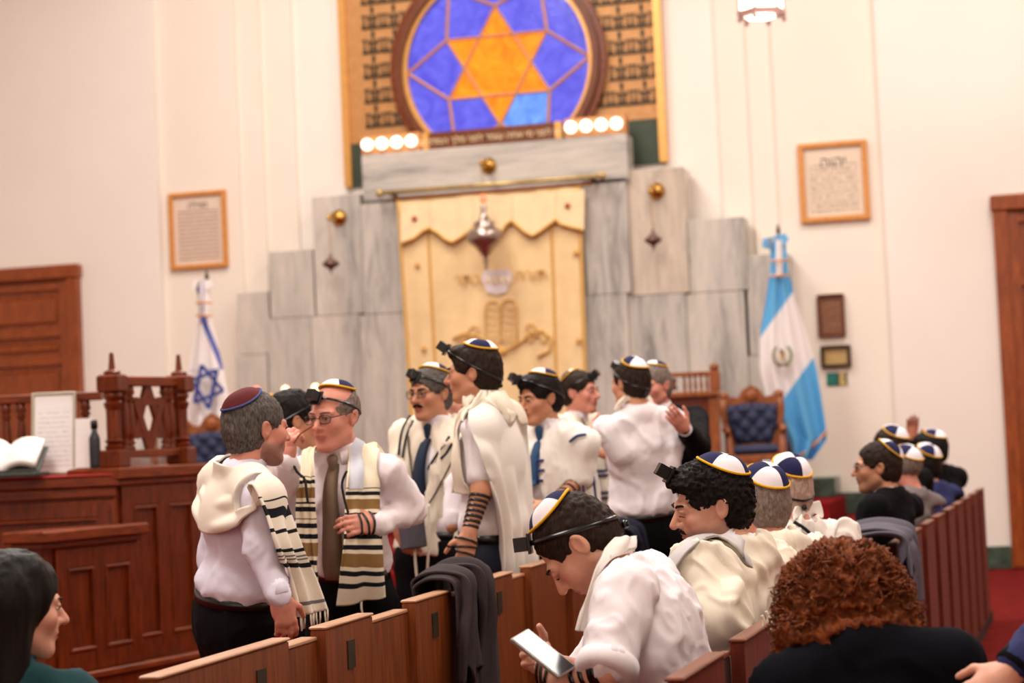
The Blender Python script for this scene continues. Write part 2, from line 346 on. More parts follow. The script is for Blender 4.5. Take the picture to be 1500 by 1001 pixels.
# inscription board and light boxes on the lintel
ib = thing('inscription_board', onY(722, 200, 19.7), 'brown board with raised Hebrew inscription above the marble lintel', 'sign')
a, b, z0, z1 = wrect(619, 824, 187, 211, 19.68); z0 = onY(725, 211, FM).z+.002
MB().box(a, b, 19.66, 19.74, z0+.005, z1, .006).build('board', 'plaque_wood', ib)
for q in (a+.035, b-.035): MB().box(q-.035, q+.035, 19.65, 19.75, z0+.005, z1+.004, .006).build('end_block', 'gold_trim', ib)
heb = 'דע לפני מי אתה עומד לפני מלך המלכים'
text_mesh('lettering', heb[::-1], .094, 'valance_cream', ib, WALLM(Vector(((a+b)/2, 19.652, (z0+z1)/2-.01))))['kind'] = 'stuff'
for xl, xr, yt, yb, bl, lab in ((530, 616, 197, 222, ((540, 213), (560, 211), (581, 209), (602, 206)), 'gold light box with four round bulbs left of the Hebrew inscription'),
                           (827, 916, 170, 196, ((838, 185), (860, 183), (882, 181), (905, 179)), 'gold light box with four round bulbs right of the Hebrew inscription')):
    a, b, z0, z1 = wrect(xl, xr, yt, yb, 19.65); z0 = onY((xl+xr)/2, 226 if xl < 600 else 197, FM).z
    zl = onY(725, 211, FM).z+.002
    t = thing('light_box', ((a+b)/2, 19.7, zl), lab, 'lamp', 'light boxes on the lintel')
    MB().box(a, b, 19.64, 19.8, zl+.004, zl+.2, .01).build('housing', 'lightbox', t)
    for i, (bx_, by_) in enumerate(bl):
        x = a+(b-a)*(i+.5)/4; q = MB().cyl((x, 19.645, zl+.1), (x, 19.60, zl+.1), .045, .04).build('socket', 'brass', t)
        MB().ball((x, 19.585, zl+.1), .062, 14, 10).build('bulb', 'bulb', t, True)
# ------------------------------------------------------------------ lamps hanging on the marble
def hanging_lamp(rx, ry, lx, lyt, lyb, wpx, Y, label, mat, big=False):
    Y = Y-.004; off = .46 if big else .28; p = onY(rx, ry, Y); l0 = onY(lx, lyt, Y-off); l1 = onY(lx, lyb, Y-off); H = l0.z-l1.z; R = wpx*pr/2
    t = thing('hanging_lamp', l1, label, 'lamp', 'small lamps hanging on the marble front')
    MB().lathe((p.x, Y, p.z), [(.085, 0), (.085, -.015), (.06, -.03), (.05, -.05), (.02, -.06)], 18, (0, 1, 0)).build('rosette', 'brass', t, True)
    MB().tube([(p.x, Y-.04, p.z), (p.x-(p.x-l0.x)*.5, Y-.2, p.z+.02), (l0.x, Y-off, p.z-.03)], .016).ball((l0.x, Y-off, p.z-.03), .028).build('arm', 'brass', t, True)
    ch_ = MB(); n = max(2, int((p.z-l0.z)/.05))
    for i in range(n):
        z = l0.z+(p.z-.05-l0.z)*i/n; ch_.tube([(l0.x, Y-off, z), (l0.x, Y-off, z+(p.z-l0.z)/n*.8)], .005, 5)
    ch_.build('chain', 'brass', t)
    prof = [(.002, 0), (.10, .02), (.05, .07), (.16, .12), (.08, .18), (.3, .24), (.55, .33), (.95, .42), (1.0, .52), (.8, .6), (.5, .64), (.62, .68), (.34, .73), (.2, .8), (.14, .86), (.2, .92), (.06, .97), (.02, 1)]
    MB().lathe((l0.x, Y-off, l1.z), [(r*R, z*H) for r, z in prof], 16).build('lamp_body', mat, t, True)
    if big: MB().ball((l0.x, Y-off, l0.z+.03), .04).build('bulb', 'bulb_red', t, True)
    return t
hanging_lamp(716, 243, 708, 296, 396, 52, FM, 'large silver eternal lamp with red bulb hanging before the curtain', 'silver', True)
hanging_lamp(497, 319, 484, 371, 402, 25, FC, 'small dark metal lamp hanging from brass rosette, left marble pillar', 'copper_lamp')
hanging_lamp(962, 280, 956, 335, 368, 24, FC, 'small dark metal lamp hanging from brass rosette, right marble pillar', 'copper_lamp')
# ------------------------------------------------------------------ embroidered curtain
YC = 19.5
cur = thing('ark_curtain', onY(727, 690, YC), 'cream embroidered ark curtain with gold trim hanging on a rod', 'curtain')
ca, cb, cz0, cz1 = wrect(589, 861, 283, 690, YC); CW = cb-ca; cz0 = ZT+.05
def cy(u, z):                                                     # cloth surface depth
    e = abs(u-.5)*2; k = (cz1-z)/(cz1-cz0)
    return YC + .012*math.sin(u*46)*(.3+.7*k) + .03*math.sin(u*25+1.2*k)*max(0, e-.62)*2.4*k + .006*math.sin(u*13+z*3)
def cpt(u, z, off=0): k = (cz1-z)/(cz1-cz0); return (ca+CW*(.5+(u-.5)*(1-.05*k)), cy(u, z)-off, z)
def cgrid(u0, u1, z0, z1, nu, nz, off): 
    V = [cpt(u0+(u1-u0)*i/nu, z0+(z1-z0)*j/nz, off) for j in range(nz+1) for i in range(nu+1)]
    return V, [(j*(nu+1)+i, j*(nu+1)+i+1, (j+1)*(nu+1)+i+1, (j+1)*(nu+1)+i) for j in range(nz) for i in range(nu)]
V, F = cgrid(0, 1, cz0, cz1, 90, 30, 0); V2, F2 = cgrid(0, 1, cz0, cz1, 90, 30, -.012)
MB().add(V, F).add(V2, [f[::-1] for f in F2]).build('curtain_cloth', 'curtain_cream', cur, True)
for u in (.012, .165, .835, .988): MB().tube([cpt(u, cz0+(cz1-cz0)*i/24, .004) for i in range(25)], .016, 6).build('gold_trim', 'curtain_gold', cur, True)
def ZC(px, py): return onY(px, py, YC)
# valance of five tongues
def val(pts, name='valance_tongue'):
    P = [ZC(560+x/3.3375, 260+y/3.3375) for x, y in pts]
    MB().prism([(p.x, YC-.05, p.z) for p in P], (0, .02, 0)).build(name, 'valance_cream', cur)
    return [(p.x, YC-.055, p.z) for p in P]
zt = lambda x: 128-(x-95)*.073
for pts in ([(95, zt(95)), (98, 328), (165, 300), (210, 262), (238, 248), (238, zt(238))], [(240, zt(240)), (240, 252), (280, 275), (315, 305), (350, 320), (390, 296), (425, 270), (452, 240), (452, zt(452))],
            [(454, zt(454)), (454, 240), (490, 262), (540, 290), (590, 268), (615, 230), (640, 212), (640, zt(640))], [(642, zt(642)), (642, 215), (680, 250), (710, 275), (742, 288), (780, 265), (820, 235), (852, 208), (852, zt(852))],
            [(854, zt(854)), (854, 205), (880, 232), (930, 245), (990, 262), (993, zt(993))]):
    q = val(pts); MB().tube(q[1:-1], .017, 6).build('valance_trim', 'curtain_gold', cur, True)
for x, y in ((165, 205), (912, 142)): p = ZC(560+x/3.3375, 260+y/3.3375); MB().ball((p.x, YC-.06, p.z), .03, sc=(1, .5, 1)).build('jewel', 'jewel_red', cur, True)
for x, y in ((175, 430), (950, 368), (207, 838), (965, 797)): p = ZC(560+x/3.3375, 260+y/3.3375); MB().ball((p.x, YC-.03, p.z), .03, sc=(.9, .5, 1.2)).build('tassel', 'curtain_gold', cur, True)
# crown, tablets, lions, lettering
def emb(poly, mat, name, off=.03, d=.01):
    P = [ZC(560+x/3.3375, 260+y/3.3375) for x, y in poly]; return MB().prism([(p.x, YC-off, p.z) for p in P], (0, d, 0)).build(name, mat, cur)
emb([(515, 562), (505, 530), (488, 500), (495, 465), (520, 452), (545, 460), (565, 448), (590, 455), (615, 450), (636, 470), (634, 510), (618, 535), (612, 560), (565, 575)], 'embroid_silver', 'crown')
for x in (520, 552, 584, 614): p = ZC(560+x/3.3375, 260+505/3.3375); MB().ball((p.x, YC-.035, p.z), .028, sc=(.8, .4, 1.4)).build('crown_bead', 'valance_cream', cur, True)
def outline(pts, r, name, mat='curtain_gold', closed=True):
    P = [ZC(560+x/3.3375, 260+y/3.3375) for x, y in pts]; MB().tube([(p.x, YC-.03, p.z) for p in P], r, 5, closed=closed).build(name, mat, cur, True)
for x0, x1, s in ((508, 580, 0), (584, 662, 6)):
    outline([(x0, 800-s), (x0, 640-s), (x0+12, 615-s), ((x0+x1)/2, 605-s), (x1-12, 613-s), (x1, 640-s), (x1, 815-s)], .011, 'tablet')
    for r in range(5):
        y = 650+r*34; outline([(x0+14, y-s), (x0+30, y-5-s), (x0+45, y-s), (x1-14, y-3-s)], .006, 'tablet_line', closed=False)
outline([(350, 790), (400, 765), (470, 775), (510, 800), (545, 835), (590, 855), (640, 830), (690, 800), (730, 760), (790, 750), (830, 790), (820, 850), (760, 880)], .014, 'embroidered_branch', closed=False)
for s, cx, c_y in ((1, 440, 745), (-1, 745, 735)):
    outline([(cx-60*s, c_y+70), (cx-55*s, c_y+25), (cx-20*s, c_y+15), (cx+5*s, c_y-15), (cx+25*s, c_y-18), (cx+38*s, c_y+5), (cx+22*s, c_y+20), (cx+30*s, c_y+65), (cx+10*s, c_y+68), (cx, c_y+35), (cx-30*s, c_y+40), (cx-40*s, c_y+72)], .01, 'embroidered_lion')
p = ZC(560+578/3.3375, 260+850/3.3375); MB().ball((p.x, YC-.03, p.z), .06, sc=(1.2, .35, .8)).build('embroidered_flower', 'curtain_gold', cur, True)
text_mesh('embroidered_letters', 'כתר'[::-1], .16, 'curtain_gold', cur, WALLM(Vector(ZC(560+420/3.3375, 260+500/3.3375))-Vector((0, .03, 0))))
text_mesh('embroidered_letters', 'תורה'[::-1], .16, 'curtain_gold', cur, WALLM(Vector(ZC(560+730/3.3375, 260+478/3.3375))-Vector((0, .03, 0))))
p0, p1 = onY(556, 284, YC-.03), onY(882, 257, YC-.03); zz = (p0.z+p1.z)/2
MB().tube([(p0.x, YC-.03, zz), (p1.x, YC-.03, zz)], .024, 10).ball((p0.x, YC-.03, zz), .042).ball((p1.x, YC-.03, zz), .042).build('curtain_rod', 'curtain_rod', cur, True)
for px in (575, 868): x = wx(px, 280, YC); MB().box(x-.02, x+.02, YC-.03, FM, zz-.03, zz+.01).build('rod_bracket', 'bronze_dark', cur)
p0, p1 = onY(575, 294, YC), onY(868, 268, YC); MB().tube([(p0.x, YC-.005, cz1+.02), (p1.x, YC-.005, cz1+.02)], .018, 8).build('lower_rod', 'chair_wood', cur, True)
# ------------------------------------------------------------------ framed things on the walls
def printmat(name, paper, ink, lines, dens=.52, head=.14):
    t = NT(name); uv = t.n('ShaderNodeTexCoord').outputs['UV']; sp = t.n('ShaderNodeSeparateXYZ'); t.l(uv, sp.inputs[0])
    def M(op, a, b=None, c=None):
        n = t.n('ShaderNodeMath', operation=op)
        for i, q in enumerate((a, b, c)):
            if q is None: continue
            if isinstance(q, (int, float)): n.inputs[i].default_value = q
            else: t.l(q, n.inputs[i])
        return n.outputs[0]
    row = M('LESS_THAN', M('FRACT', M('MULTIPLY', sp.outputs[1], lines)), .5)
    mp = t.n('ShaderNodeMapping'); mp.inputs['Scale'].default_value = (28, lines*.95, 1); t.l(uv, mp.inputs[0]); nz = t.noise(mp.outputs[0], 1.6, 2)
    ink_ = M('MULTIPLY', M('MULTIPLY', row, M('GREATER_THAN', nz, 1-dens)), M('MULTIPLY', M('LESS_THAN', M('ABSOLUTE', M('SUBTRACT', sp.outputs[0], .5)), .42), M('LESS_THAN', M('ABSOLUTE', M('SUBTRACT', sp.outputs[1], .5-head/2)), .46-head/2)))
    mx = t.n('ShaderNodeMix', data_type='RGBA'); t.l(ink_, mx.inputs[0]); mx.inputs[6].default_value = L(paper); mx.inputs[7].default_value = L(ink); t.base(link=mx.outputs[2], rough=.35, spec=.4)
printmat('print_scroll', (226, 204, 186), (168, 140, 122), 17, .62); printmat('print_shiviti', (222, 202, 180), (150, 128, 108), 15, .5, .2); printmat('print_card', (240, 238, 236), (205, 202, 202), 16, .5); printmat('print_plaque', (108, 62, 38), (168, 124, 96), 9, .5, .1)
printmat('print_page', (242, 238, 232), (214, 208, 202), 18, .5); printmat('print_photo', (190, 158, 100), (120, 112, 110), 3, .4); 
def quad_uv(name, P, mat, parent, world=True): return mesh(name, P, [(0, 1, 2, 3)], mat, parent, uv=[(0, 0), (1, 0), (1, 1), (0, 1)], world=world)
def framed(name, xl, xr, yt, yb, Y, fw, fm, pm, label, cat, head=None, hs=.1, deep=.05):
    a, b, z0, z1 = wrect(xl, xr, yt, yb, Y); t = thing(name, ((a+b)/2, Y, z0), label, cat)
    for q in ((a, a+fw, z0, z1), (b-fw, b, z0, z1)): MB().box(q[0], q[1], Y-deep, Y, q[2], q[3], .008).build('frame_side', fm, t)
    for q in ((z0, z0+fw), (z1-fw, z1)): MB().box(a+fw, b-fw, Y-deep, Y, q[0], q[1], .008).build('frame_side', fm, t)
    quad_uv('picture', [(a+fw, Y-deep*.4, z0+fw), (b-fw, Y-deep*.4, z0+fw), (b-fw, Y-deep*.4, z1-fw), (a+fw, Y-deep*.4, z1-fw)], pm, t)
    if head: text_mesh('heading', head[::-1], hs, 'bronze_dark', t, WALLM(Vector(((a+b)/2, Y-deep*.4-.003, z1-fw-hs*1.0))), .001)
    return t
framed('picture_frame', 250, 334, 281, 394, YP, .05, 'frame_oak', 'print_scroll', 'oak framed parchment with fine script above the white and blue flag', 'picture', 'מגילה', .1)
framed('picture_frame', 1171, 1273, 208, 325, YP, .055, 'frame_oak', 'print_shiviti', 'oak framed Hebrew print with large heading on right wall', 'picture', 'יהוה', .15)
framed('wall_plaque', 1198, 1238, 431, 494, YP, .02, 'plaque_wood', 'print_plaque', 'brown wooden plaque with pale writing beside the blue and white flag', 'plaque')
framed('picture_frame', 1203, 1247, 506, 539, YP, .035, 'dark_frame', 'print_photo', 'small dark framed golden picture below the brown plaque', 'picture')
a, b, z0, z1 = wrect(1211, 1241, 546, 565, YP); t = thing('postcard', ((a+b)/2, YP, z0), 'small green and yellow postcard below the dark framed picture', 'postcard')
plain('card_teal', (30, 118, 106), .5, var=.15, scale=20); plain('card_yellow', (196, 176, 110), .5, var=.2, scale=20); plain('card_dark', (60, 50, 40), .5)
for q0, q1, m in ((0, .52, 'card_teal'), (.52, .62, 'card_dark'), (.62, .92, 'card_yellow'), (.92, 1, 'card_dark')): MB().box(a+(b-a)*q0, a+(b-a)*q1, YP-.012, YP, z0, z1).build('printed_panel', m, t)
# ------------------------------------------------------------------ hanging lantern
lc = at(1115, 10, 17.0); s_ = 17.0/FPX; R = 33*s_
t = thing('hanging_lantern', (lc.x, lc.y, lc.z-.1), 'hexagonal white glass lantern hanging from the ceiling, upper right', 'lantern')
hx = lambda r, z: [(lc.x+r*math.cos(math.pi/3*i+.35), lc.y+r*math.sin(math.pi/3*i+.35), z) for i in range(6)]
zb = lc.z-.06; zt_ = zb+.75
lo, hi = hx(R, zb), hx(R, zt_)
for i in range(6):
    j = (i+1) % 6; mesh('glass_panel', [lo[i], lo[j], hi[j], hi[i]], [(0, 1, 2, 3)], 'lantern_glass', t, world=True)
    MB().tube([lo[i], hi[i]], .012, 6).build('lantern_rib', 'lantern_metal', t)
    MB().ball((lo[i][0]*1.0, lo[i][1], zb-.05), .022).build('drop_finial', 'lantern_metal', t, True)
for z, dz in ((zb, .05), (zb+.36, .02), (zt_, .04)):
    m = MB(); A = hx(R*1.1, z-dz/2); B = hx(R*1.1, z+dz/2); C = hx(R*.8, z-dz/2); D = hx(R*.8, z+dz/2)
    m.add(A+B+C+D, [q for i in range(6) for q in ((i, (i+1) % 6, 6+(i+1) % 6, 6+i), (12+i, 18+i, 18+(i+1) % 6, 12+(i+1) % 6), (i, 12+i, 12+(i+1) % 6, (i+1) % 6), (6+i, 6+(i+1) % 6, 18+(i+1) % 6, 18+i))]); m.build('lantern_band', 'lantern_metal', t)
mesh('bottom_glass', hx(R*.8, zb-.03)[::-1], [tuple(range(6))], 'lantern_glass', t, world=True)
MB().lathe((lc.x, lc.y, zt_), [(R*1.1, 0), (R*.7, .1), (R*.2, .25), (.02, .3)], 6).build('lantern_cap', 'lantern_metal', t)
MB().tube([(lc.x, lc.y, zt_+.25), (lc.x, lc.y, HC)], .012, 6).build('chain', 'lantern_metal', t)
# ================================================================== reading platform (bimah) on the left
def panelled(face, O, e, n, W, z0, z1, cols, parent, st=.09, rail=.1, mat='mahogany_v', base=0):
    """frame-and-panel front: O lower start, e along, n outward; base lifts the lower rail"""
    O, e, n = Vector(O), Vector(e), Vector(n); fr = MB(); up = Vector((0, 0, 1)); d = .018
    def b(m, u0, u1, h0, h1, t0, t1, bv=.006): m.obox(O+e*((u0+u1)/2)+up*((h0+h1)/2)+n*((t0+t1)/2), e*((u1-u0)/2), n*((t1-t0)/2), up*((h1-h0)/2), bv); return m
    for i in range(cols+1):
        c = st/2+(W-st)*i/cols; b(fr, c-st/2, c+st/2, z0, z1, 0, d)
    b(fr, 0, W, z0, z0+rail, 0, d-.002); b(fr, 0, W, z1-rail, z1, 0, d-.002)
    fr.build('panel_frame', mat, parent)
    for i in range(cols):
        a = st+(W-st)*i/cols; c = (W-st)*(i+1)/cols
        b(MB(), a+.0, c-.0, z0+rail, z1-rail, -.01, .002).build('panel', 'mahogany_v', parent)
        for q in ((a, c, z0+rail, z0+rail+.022), (a, c, z1-rail-.018, z1-rail)): b(MB(), q[0], q[1], q[2], q[3], 0, d+.006).build('panel_moulding', 'mahogany_h', parent)
        for q in ((a, a+.016), (c-.016, c)): b(MB(), q[0], q[1], z0+rail, z1-rail, 0, d+.004).build('panel_moulding', mat, parent)
Nn = ground(45, 10.42); C1 = ground(290, 11.67); e1 = (C1-Nn).normalized(); n1 = Vector((e1.y, -e1.x, 0)); LT = (C1-Nn).length
def ulen(px):                              # distance along the front for a pixel column
    d = ray(px, 642-.045*(px-750)); a = CAM.xy; 
    M2 = Matrix(((d.x, -e1.x), (d.y, -e1.y))); r = M2.inverted() @ (Nn.xy-a); return r[1]
uC0 = ulen(166); uLb = ulen(186)
bm_ = thing('reading_platform', Nn+e1*(LT/2)-n1*.5, 'mahogany panelled reading platform with carved star balustrade', 'platform')
UPZ = Vector((0, 0, 1))
def seg(name, u0, u1, z0, z1, t0, t1, mat='mahogany_v', bv=.008, parent=None):
    return MB().obox(Nn+e1*((u0+u1)/2)+UPZ*((z0+z1)/2)+n1*((t0+t1)/2), e1*((u1-u0)/2), n1*((t1-t0)/2), UPZ*((z1-z0)/2), bv).build(name, mat, parent or bm_)
hp = 1.36; hl = 1.045
seg('pier_body', uC0, LT, 0, hp, -.28, 0); seg('pier_cap', uC0-.03, LT+.05, hp-.02, hp+.045, -.31, .06, 'mahogany_h')
seg('pier_cap_moulding', uC0-.02, LT+.03, hp-.055, hp-.02, -.29, .035, 'mahogany_h')
panelled(None, Nn+e1*(uC0+.04), e1, n1, LT-uC0-.04, .33, hp-.055, 2, bm_, st=.1, rail=.12)
seg('low_wall', 0, uLb, 0, hl, -.1, .05); seg('low_wall_cap', -.06, uLb+.02, hl-.01, hl+.05, -.16, .12, 'mahogany_h'); seg('low_cap_moulding', -.03, uLb, hl-.045, hl-.01, -.13, .085, 'mahogany_h')
panelled(None, Nn+e1*.09+n1*.05, e1, n1, uLb-.09, .33, hl-.05, 2, bm_, st=.09, rail=.11)
seg('plinth_moulding', -.02, LT+.06, .29, .33, -.5, .1, 'mahogany_h'); seg('plinth', -.01, LT+.04, .13, .29, -.5, .075); seg('plinth_moulding', -.03, LT+.07, .1, .135, -.5, .12, 'mahogany_h'); seg('plinth', -.02, LT+.06, 0, .1, -.5, .1)
# desk running to the left, facing the camera
D0 = Nn+e1*(uC0+.02); eX = -Rh; nX = -Fh; hd = 1.335
def dsk(name, u0, u1, z0, z1, t0, t1, mat='mahogany_v', bv=.008):
    return MB().obox(D0+eX*((u0+u1)/2)+UPZ*((z0+z1)/2)+nX*((t0+t1)/2), eX*((u1-u0)/2), nX*((t1-t0)/2), UPZ*((z1-z0)/2), bv).build(name, mat, bm_)
dsk('desk_body', 0, 2.4, 0, hd, -.8, 0); dsk('desk_cap', -.02, 2.45, hd-.03, hd+.03, -.8, .05, 'mahogany_h'); dsk('red_cloth', -.02, 2.4, hd+.03, hd+.04, -.62, .055, 'cloth_red', .002)
dsk('desk_edge', -.0, 2.4, hd-.09, hd-.03, 0, .03, 'mahogany_h')
panelled(None, D0+eX*2.4, -eX, nX, 2.4, .3, hd-.1, 3, bm_, st=.1, rail=.1)
# balustrades
def baluster_prof(h, r): return [(r*p, h*z) for p, z in ((.9, 0), (.9, .06), (.55, .08), (1, .12), (.6, .16), (.75, .2), (1.0, .3), (.92, .5), (.7, .72), (.55, .76), (1, .8), (.6, .84), (1, .88), (.85, .93), (.85, 1))]
def post(p, z0, parent):
    q = MB(); q.box(p.x-.065, p.x+.065, p.y-.065, p.y+.065, z0, z0+.1, .008).lathe((p.x, p.y, z0+.1), [(.05, 0), (.055, .02), (.04, .03), (.055, .05), (.042, .06), (.042, .22), (.05, .24), (.055, .26), (.04, .27), (.055, .3), (.05, .32)], 12)
    q.box(p.x-.065, p.x+.065, p.y-.065, p.y+.065, z0+.42, z0+.52, .012).build('post', 'mahogany_v', parent)
    MB().lathe((p.x, p.y, z0+.52), [(.045, 0), (.05, .015), (.02, .03), (.018, .05), (.012, .12), (.006, .125)], 10).build('finial', 'mahogany_v', parent)
zb_ = hp+.045
pa, pb = Nn+e1*(uC0+.085)-n1*.06, Nn+e1*(LT-.05)-n1*.08
post(pa, zb_, bm_); post(pb, zb_, bm_)
def rail(p, q, z, h, t, parent, mat='mahogany_h', name='rail'):
    d = (q-p).normalized(); n = Vector((d.y, -d.x, 0)); MB().obox((p+q)/2+UPZ*(z+h/2), d*((q-p).length/2), n*t, UPZ*(h/2), .006).build(name, mat, parent)
rail(pa, pb, zb_+.455, .055, .035, bm_); rail(pa, pb, zb_+.05, .045, .03, bm_)
SW = (pb-pa).length; d1 = (pb-pa).normalized()
for f in (.16, .24, .76, .84): p = pa+d1*SW*f; MB().lathe((p.x, p.y, zb_+.09), baluster_prof(.37, .03), 10).build('baluster', 'mahogany_v', bm_, True)
cst = pa+d1*SW*.5+UPZ*(zb_+.275); sr = .185
stp = [cst+(d1*math.cos(math.radians(90+60*k))*.75+UPZ*math.sin(math.radians(90+60*k)))*sr for k in range(6)]
for k in range(6):
    A, B = stp[k], stp[(k+2) % 6]; dd = (B-A).normalized(); nn = dd.cross(n1).normalized(); MB().obox((A+B)/2+n1*(.004*(k % 2)), dd*((B-A).length/2+.02), nn*.022, n1*.013).build('star_bar', 'mahogany_v', bm_)
lp0 = pa+eX*.12-nX*.3; lp1 = pa+eX*2.3-nX*.3
rail(lp0, lp1, hd+.46, .05, .035, bm_); rail(lp0, lp1, hd+.05, .045, .03, bm_)
k = 0; u = .1
while u < 2.1:
    p = lp0+eX*u; MB().lathe((p.x, p.y, hd+.085), baluster_prof(.375, .032), 10).build('baluster', 'mahogany_v', bm_, True); u += .085 if k % 3 else .1; k += 1
# things on the desk
zd = hd+.042
def deskpt(px, dep): d = ray(px, 660); q = D0+nX*dep; t_ = ((q-CAM).dot(nX))/d.dot(nX); p = CAM+d*t_; return Vector((p.x, p.y, zd))
p = deskpt(78, -.2); p.z += .004; t = thing('framed_sheet', p, 'tall framed white sheet leaning against the balustrade on red desk cloth', 'frame'); q = Vector((0, 0, 1))*math.cos(.14)-nX*math.sin(.14); nq = q.cross(eX)*-1
W_, H_ = .125, .47
def leaning(root, c, w, h, q, e, thick, fm, pm, fw):
    nrm = e.cross(q); nrm = nrm if nrm.dot(nX) > 0 else -nrm
    for (ux, uz, hx_, hz_) in ((-(w-fw/2), h/2, fw/2, h/2), (w-fw/2, h/2, fw/2, h/2), (0, fw/2, w-fw, fw/2), (0, h-fw/2, w-fw, fw/2)):
        MB().obox(c+e*ux+q*uz, e*hx_, nrm*thick, q*hz_, .003).build('frame_side', fm, root)
    P = [c+e*sx*(w-fw)+q*zz_+nrm*thick*.3 for sx, zz_ in ((-1, fw), (1, fw), (1, h-fw), (-1, h-fw))]; quad_uv('sheet', P, pm, root)
plain('frame_silver', (178, 170, 152), .35, .4)
leaning(t, p, W_, H_, q, Rh, .012, 'frame_silver', 'print_card', .016)
p = deskpt(124, -.12); t = thing('paper_sheet', p, 'white paper card standing against the balusters near dark bottle', 'paper'); p.z = zb_+.004; t.location.z = p.z; ORG[t] = Vector(t.location); c_ = p+UPZ*.003
MB().obox(c_+q*.14, Rh*.055, nX*.004, q*.14).build('card', 'white_card', t)
p = deskpt(139, -.05); p.z = zb_+.003; t = thing('bottle', p, 'dark bottle beside carved corner post', 'bottle')
MB().lathe(p, [(.03, 0), (.032, .02), (.032, .15), (.03, .17), (.016, .2), (.016, .22)], 12).build('bottle_body', 'bottle_dark', t, True); MB().lathe(p+UPZ*.22, [(.02, 0), (.02, .04), (.01, .05)], 10).build('cap', 'iron_black', t, True)
# open prayer book with curved page blocks
p = deskpt(10, .04)+Vector((0, 0, .001)); t = thing('open_book', p, 'open prayer book with white pages on a dark stand', 'book')
MB().obox(p+UPZ*.012, Rh*.2, nX*.13, UPZ*.012, .004).build('book_stand', 'book_cover', t)
tilt = .5; vq = (-nX*math.cos(tilt)+UPZ*math.sin(tilt))
for s in (-1, 1):
    V = []; n_ = 8
    for i in range(n_+1):
        u_ = i/n_; h_ = .045*math.sin(min(1, u_*1.15)*math.pi*.8)**.7+.012
        for v_ in (0, 1): V.append(p+Rh*(s*.19*u_-.02)+vq*(.25*v_-.06)+UPZ*(.075+h_))
    V += [v-vq.cross(Rh)*0-UPZ*(.04) for v in V]; k = 2*(n_+1)
    F = [(2*i, 2*i+2, 2*i+3, 2*i+1) for i in range(n_)]+[(k+2*i, k+2*i+1, k+2*i+3, k+2*i+2) for i in range(n_)]+[(2*i, k+2*i, k+2*i+2, 2*i+2) for i in range(n_)]+[(2*n_, k+2*n_, k+2*n_+1, 2*n_+1)]
    mesh('pages', V, F, 'print_page', t, True, uv=[((i//2 % (n_+1))/n_, i % 2) for i in range(len(V))], world=True)
MB().obox(p-Rh*.02+vq*.065+UPZ*.064, Rh*.21, vq*.135, vq.cross(Rh).normalized()*.004).build('cover', 'book_cover', t)
for i, (px, dz, w, h, m, nm) in enumerate(((208, .0, .03, .2, 'white_card', 'tall white booklet behind the star lattice, left'), (222, .0, .035, .16, 'pink_card', 'pink covered booklet behind the star lattice'), (233, 0, .034, .2, 'white_card', 'white booklet in the middle behind the star lattice'), (247, 0, .025, .17, 'pink_card', 'narrow pink booklet behind the star lattice, right'))):
    d = ray(px, 650); pp = pa-n1*.12; t_ = (pp-CAM).dot(n1)/d.dot(n1); c = CAM+d*t_; c.z = zb_+.002; b_ = thing('booklet', c, nm, 'booklet', 'booklets behind the star lattice')
    MB().obox(c+UPZ*(h/2), Rh*w, Fh*.006, UPZ*(h/2)).build('booklet_cover', m, b_); MB().obox(c+UPZ*(h/2)+Fh*.008, Rh*(w-.003), Fh*.003, UPZ*(h/2-.004)).build('booklet_pages', 'paper', b_)
c = (pa+pb)/2-n1*.13; c.z = zb_+.001; b_ = thing('paper_stack', c, 'low stack of white papers lying below the star lattice', 'paper')
for i in range(3): MB().obox(c+UPZ*(.008+.016*i), d1*(.14-.01*i), n1*.045, UPZ*.0078).build('paper_bundle', 'paper', b_)
# ================================================================== pews: rows of wooden seat backs
XW1, XW2 = -1.98, -.60
def pew2x(y): return -.60+.0286*(y-9.43)
def pew_row(x, starts, width, gap_to, label, y_end, mats, plates=(), z1=.962, rec=0):
    t = thing('pew', (x, (starts[0]+y_end)/2, 0), label, 'pew')
    for i, y in enumerate(starts):
        y1 = min(y+width, y_end); nxt = starts[i+1] if i+1 < len(starts) else y_end
        o = MB().obox((x+(.005 if rec else 0), (y+y1)/2, z1/2+.04), (.017 if rec else .022, 0, .0), (0, (y1-y)/2, 0), (-.0, 0, z1/2-.04), .004).build('seat_back', mats[0], t)
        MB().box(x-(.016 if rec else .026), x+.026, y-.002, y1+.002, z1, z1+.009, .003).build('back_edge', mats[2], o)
        if i in plates:
            MB().box(x+.022, x+.026, (y+y1)/2-.03, (y+y1)/2+.03, z1-.13, z1-.05).build('name_plate', 'bronze_dark', o)
        if nxt-y1 > .02:
            MB().box(x-(.03 if rec else .045), x-(.012 if rec else .005), y1+.004, nxt-.004, .08, z1-.03, .004).build('divider', mats[1], t)
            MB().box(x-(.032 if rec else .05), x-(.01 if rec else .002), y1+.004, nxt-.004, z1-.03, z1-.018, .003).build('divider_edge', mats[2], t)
        (MB().box(x-.44, x-.03, y+.02, y1-.02, .335, .375, .012) if rec else MB().box(x-.085, x-.045, y+.02, y1-.02, .42, .8, .012)).build('seat', mats[1], t)
    MB().box(x-.04, x+.02, starts[0], y_end, 0, .08).build('kick_board', mats[1], t)
    return t
pew_row(XW1, [4.16, 4.56, 5.24, 6.06, 6.86, 7.54, 8.22, 8.9], .40, 0, 'long row of brown wooden seat backs with dark jacket hung over it', 9.45, ('pew_back', 'pew_back', 'pew_edge'), (1, 2, 3, 4))
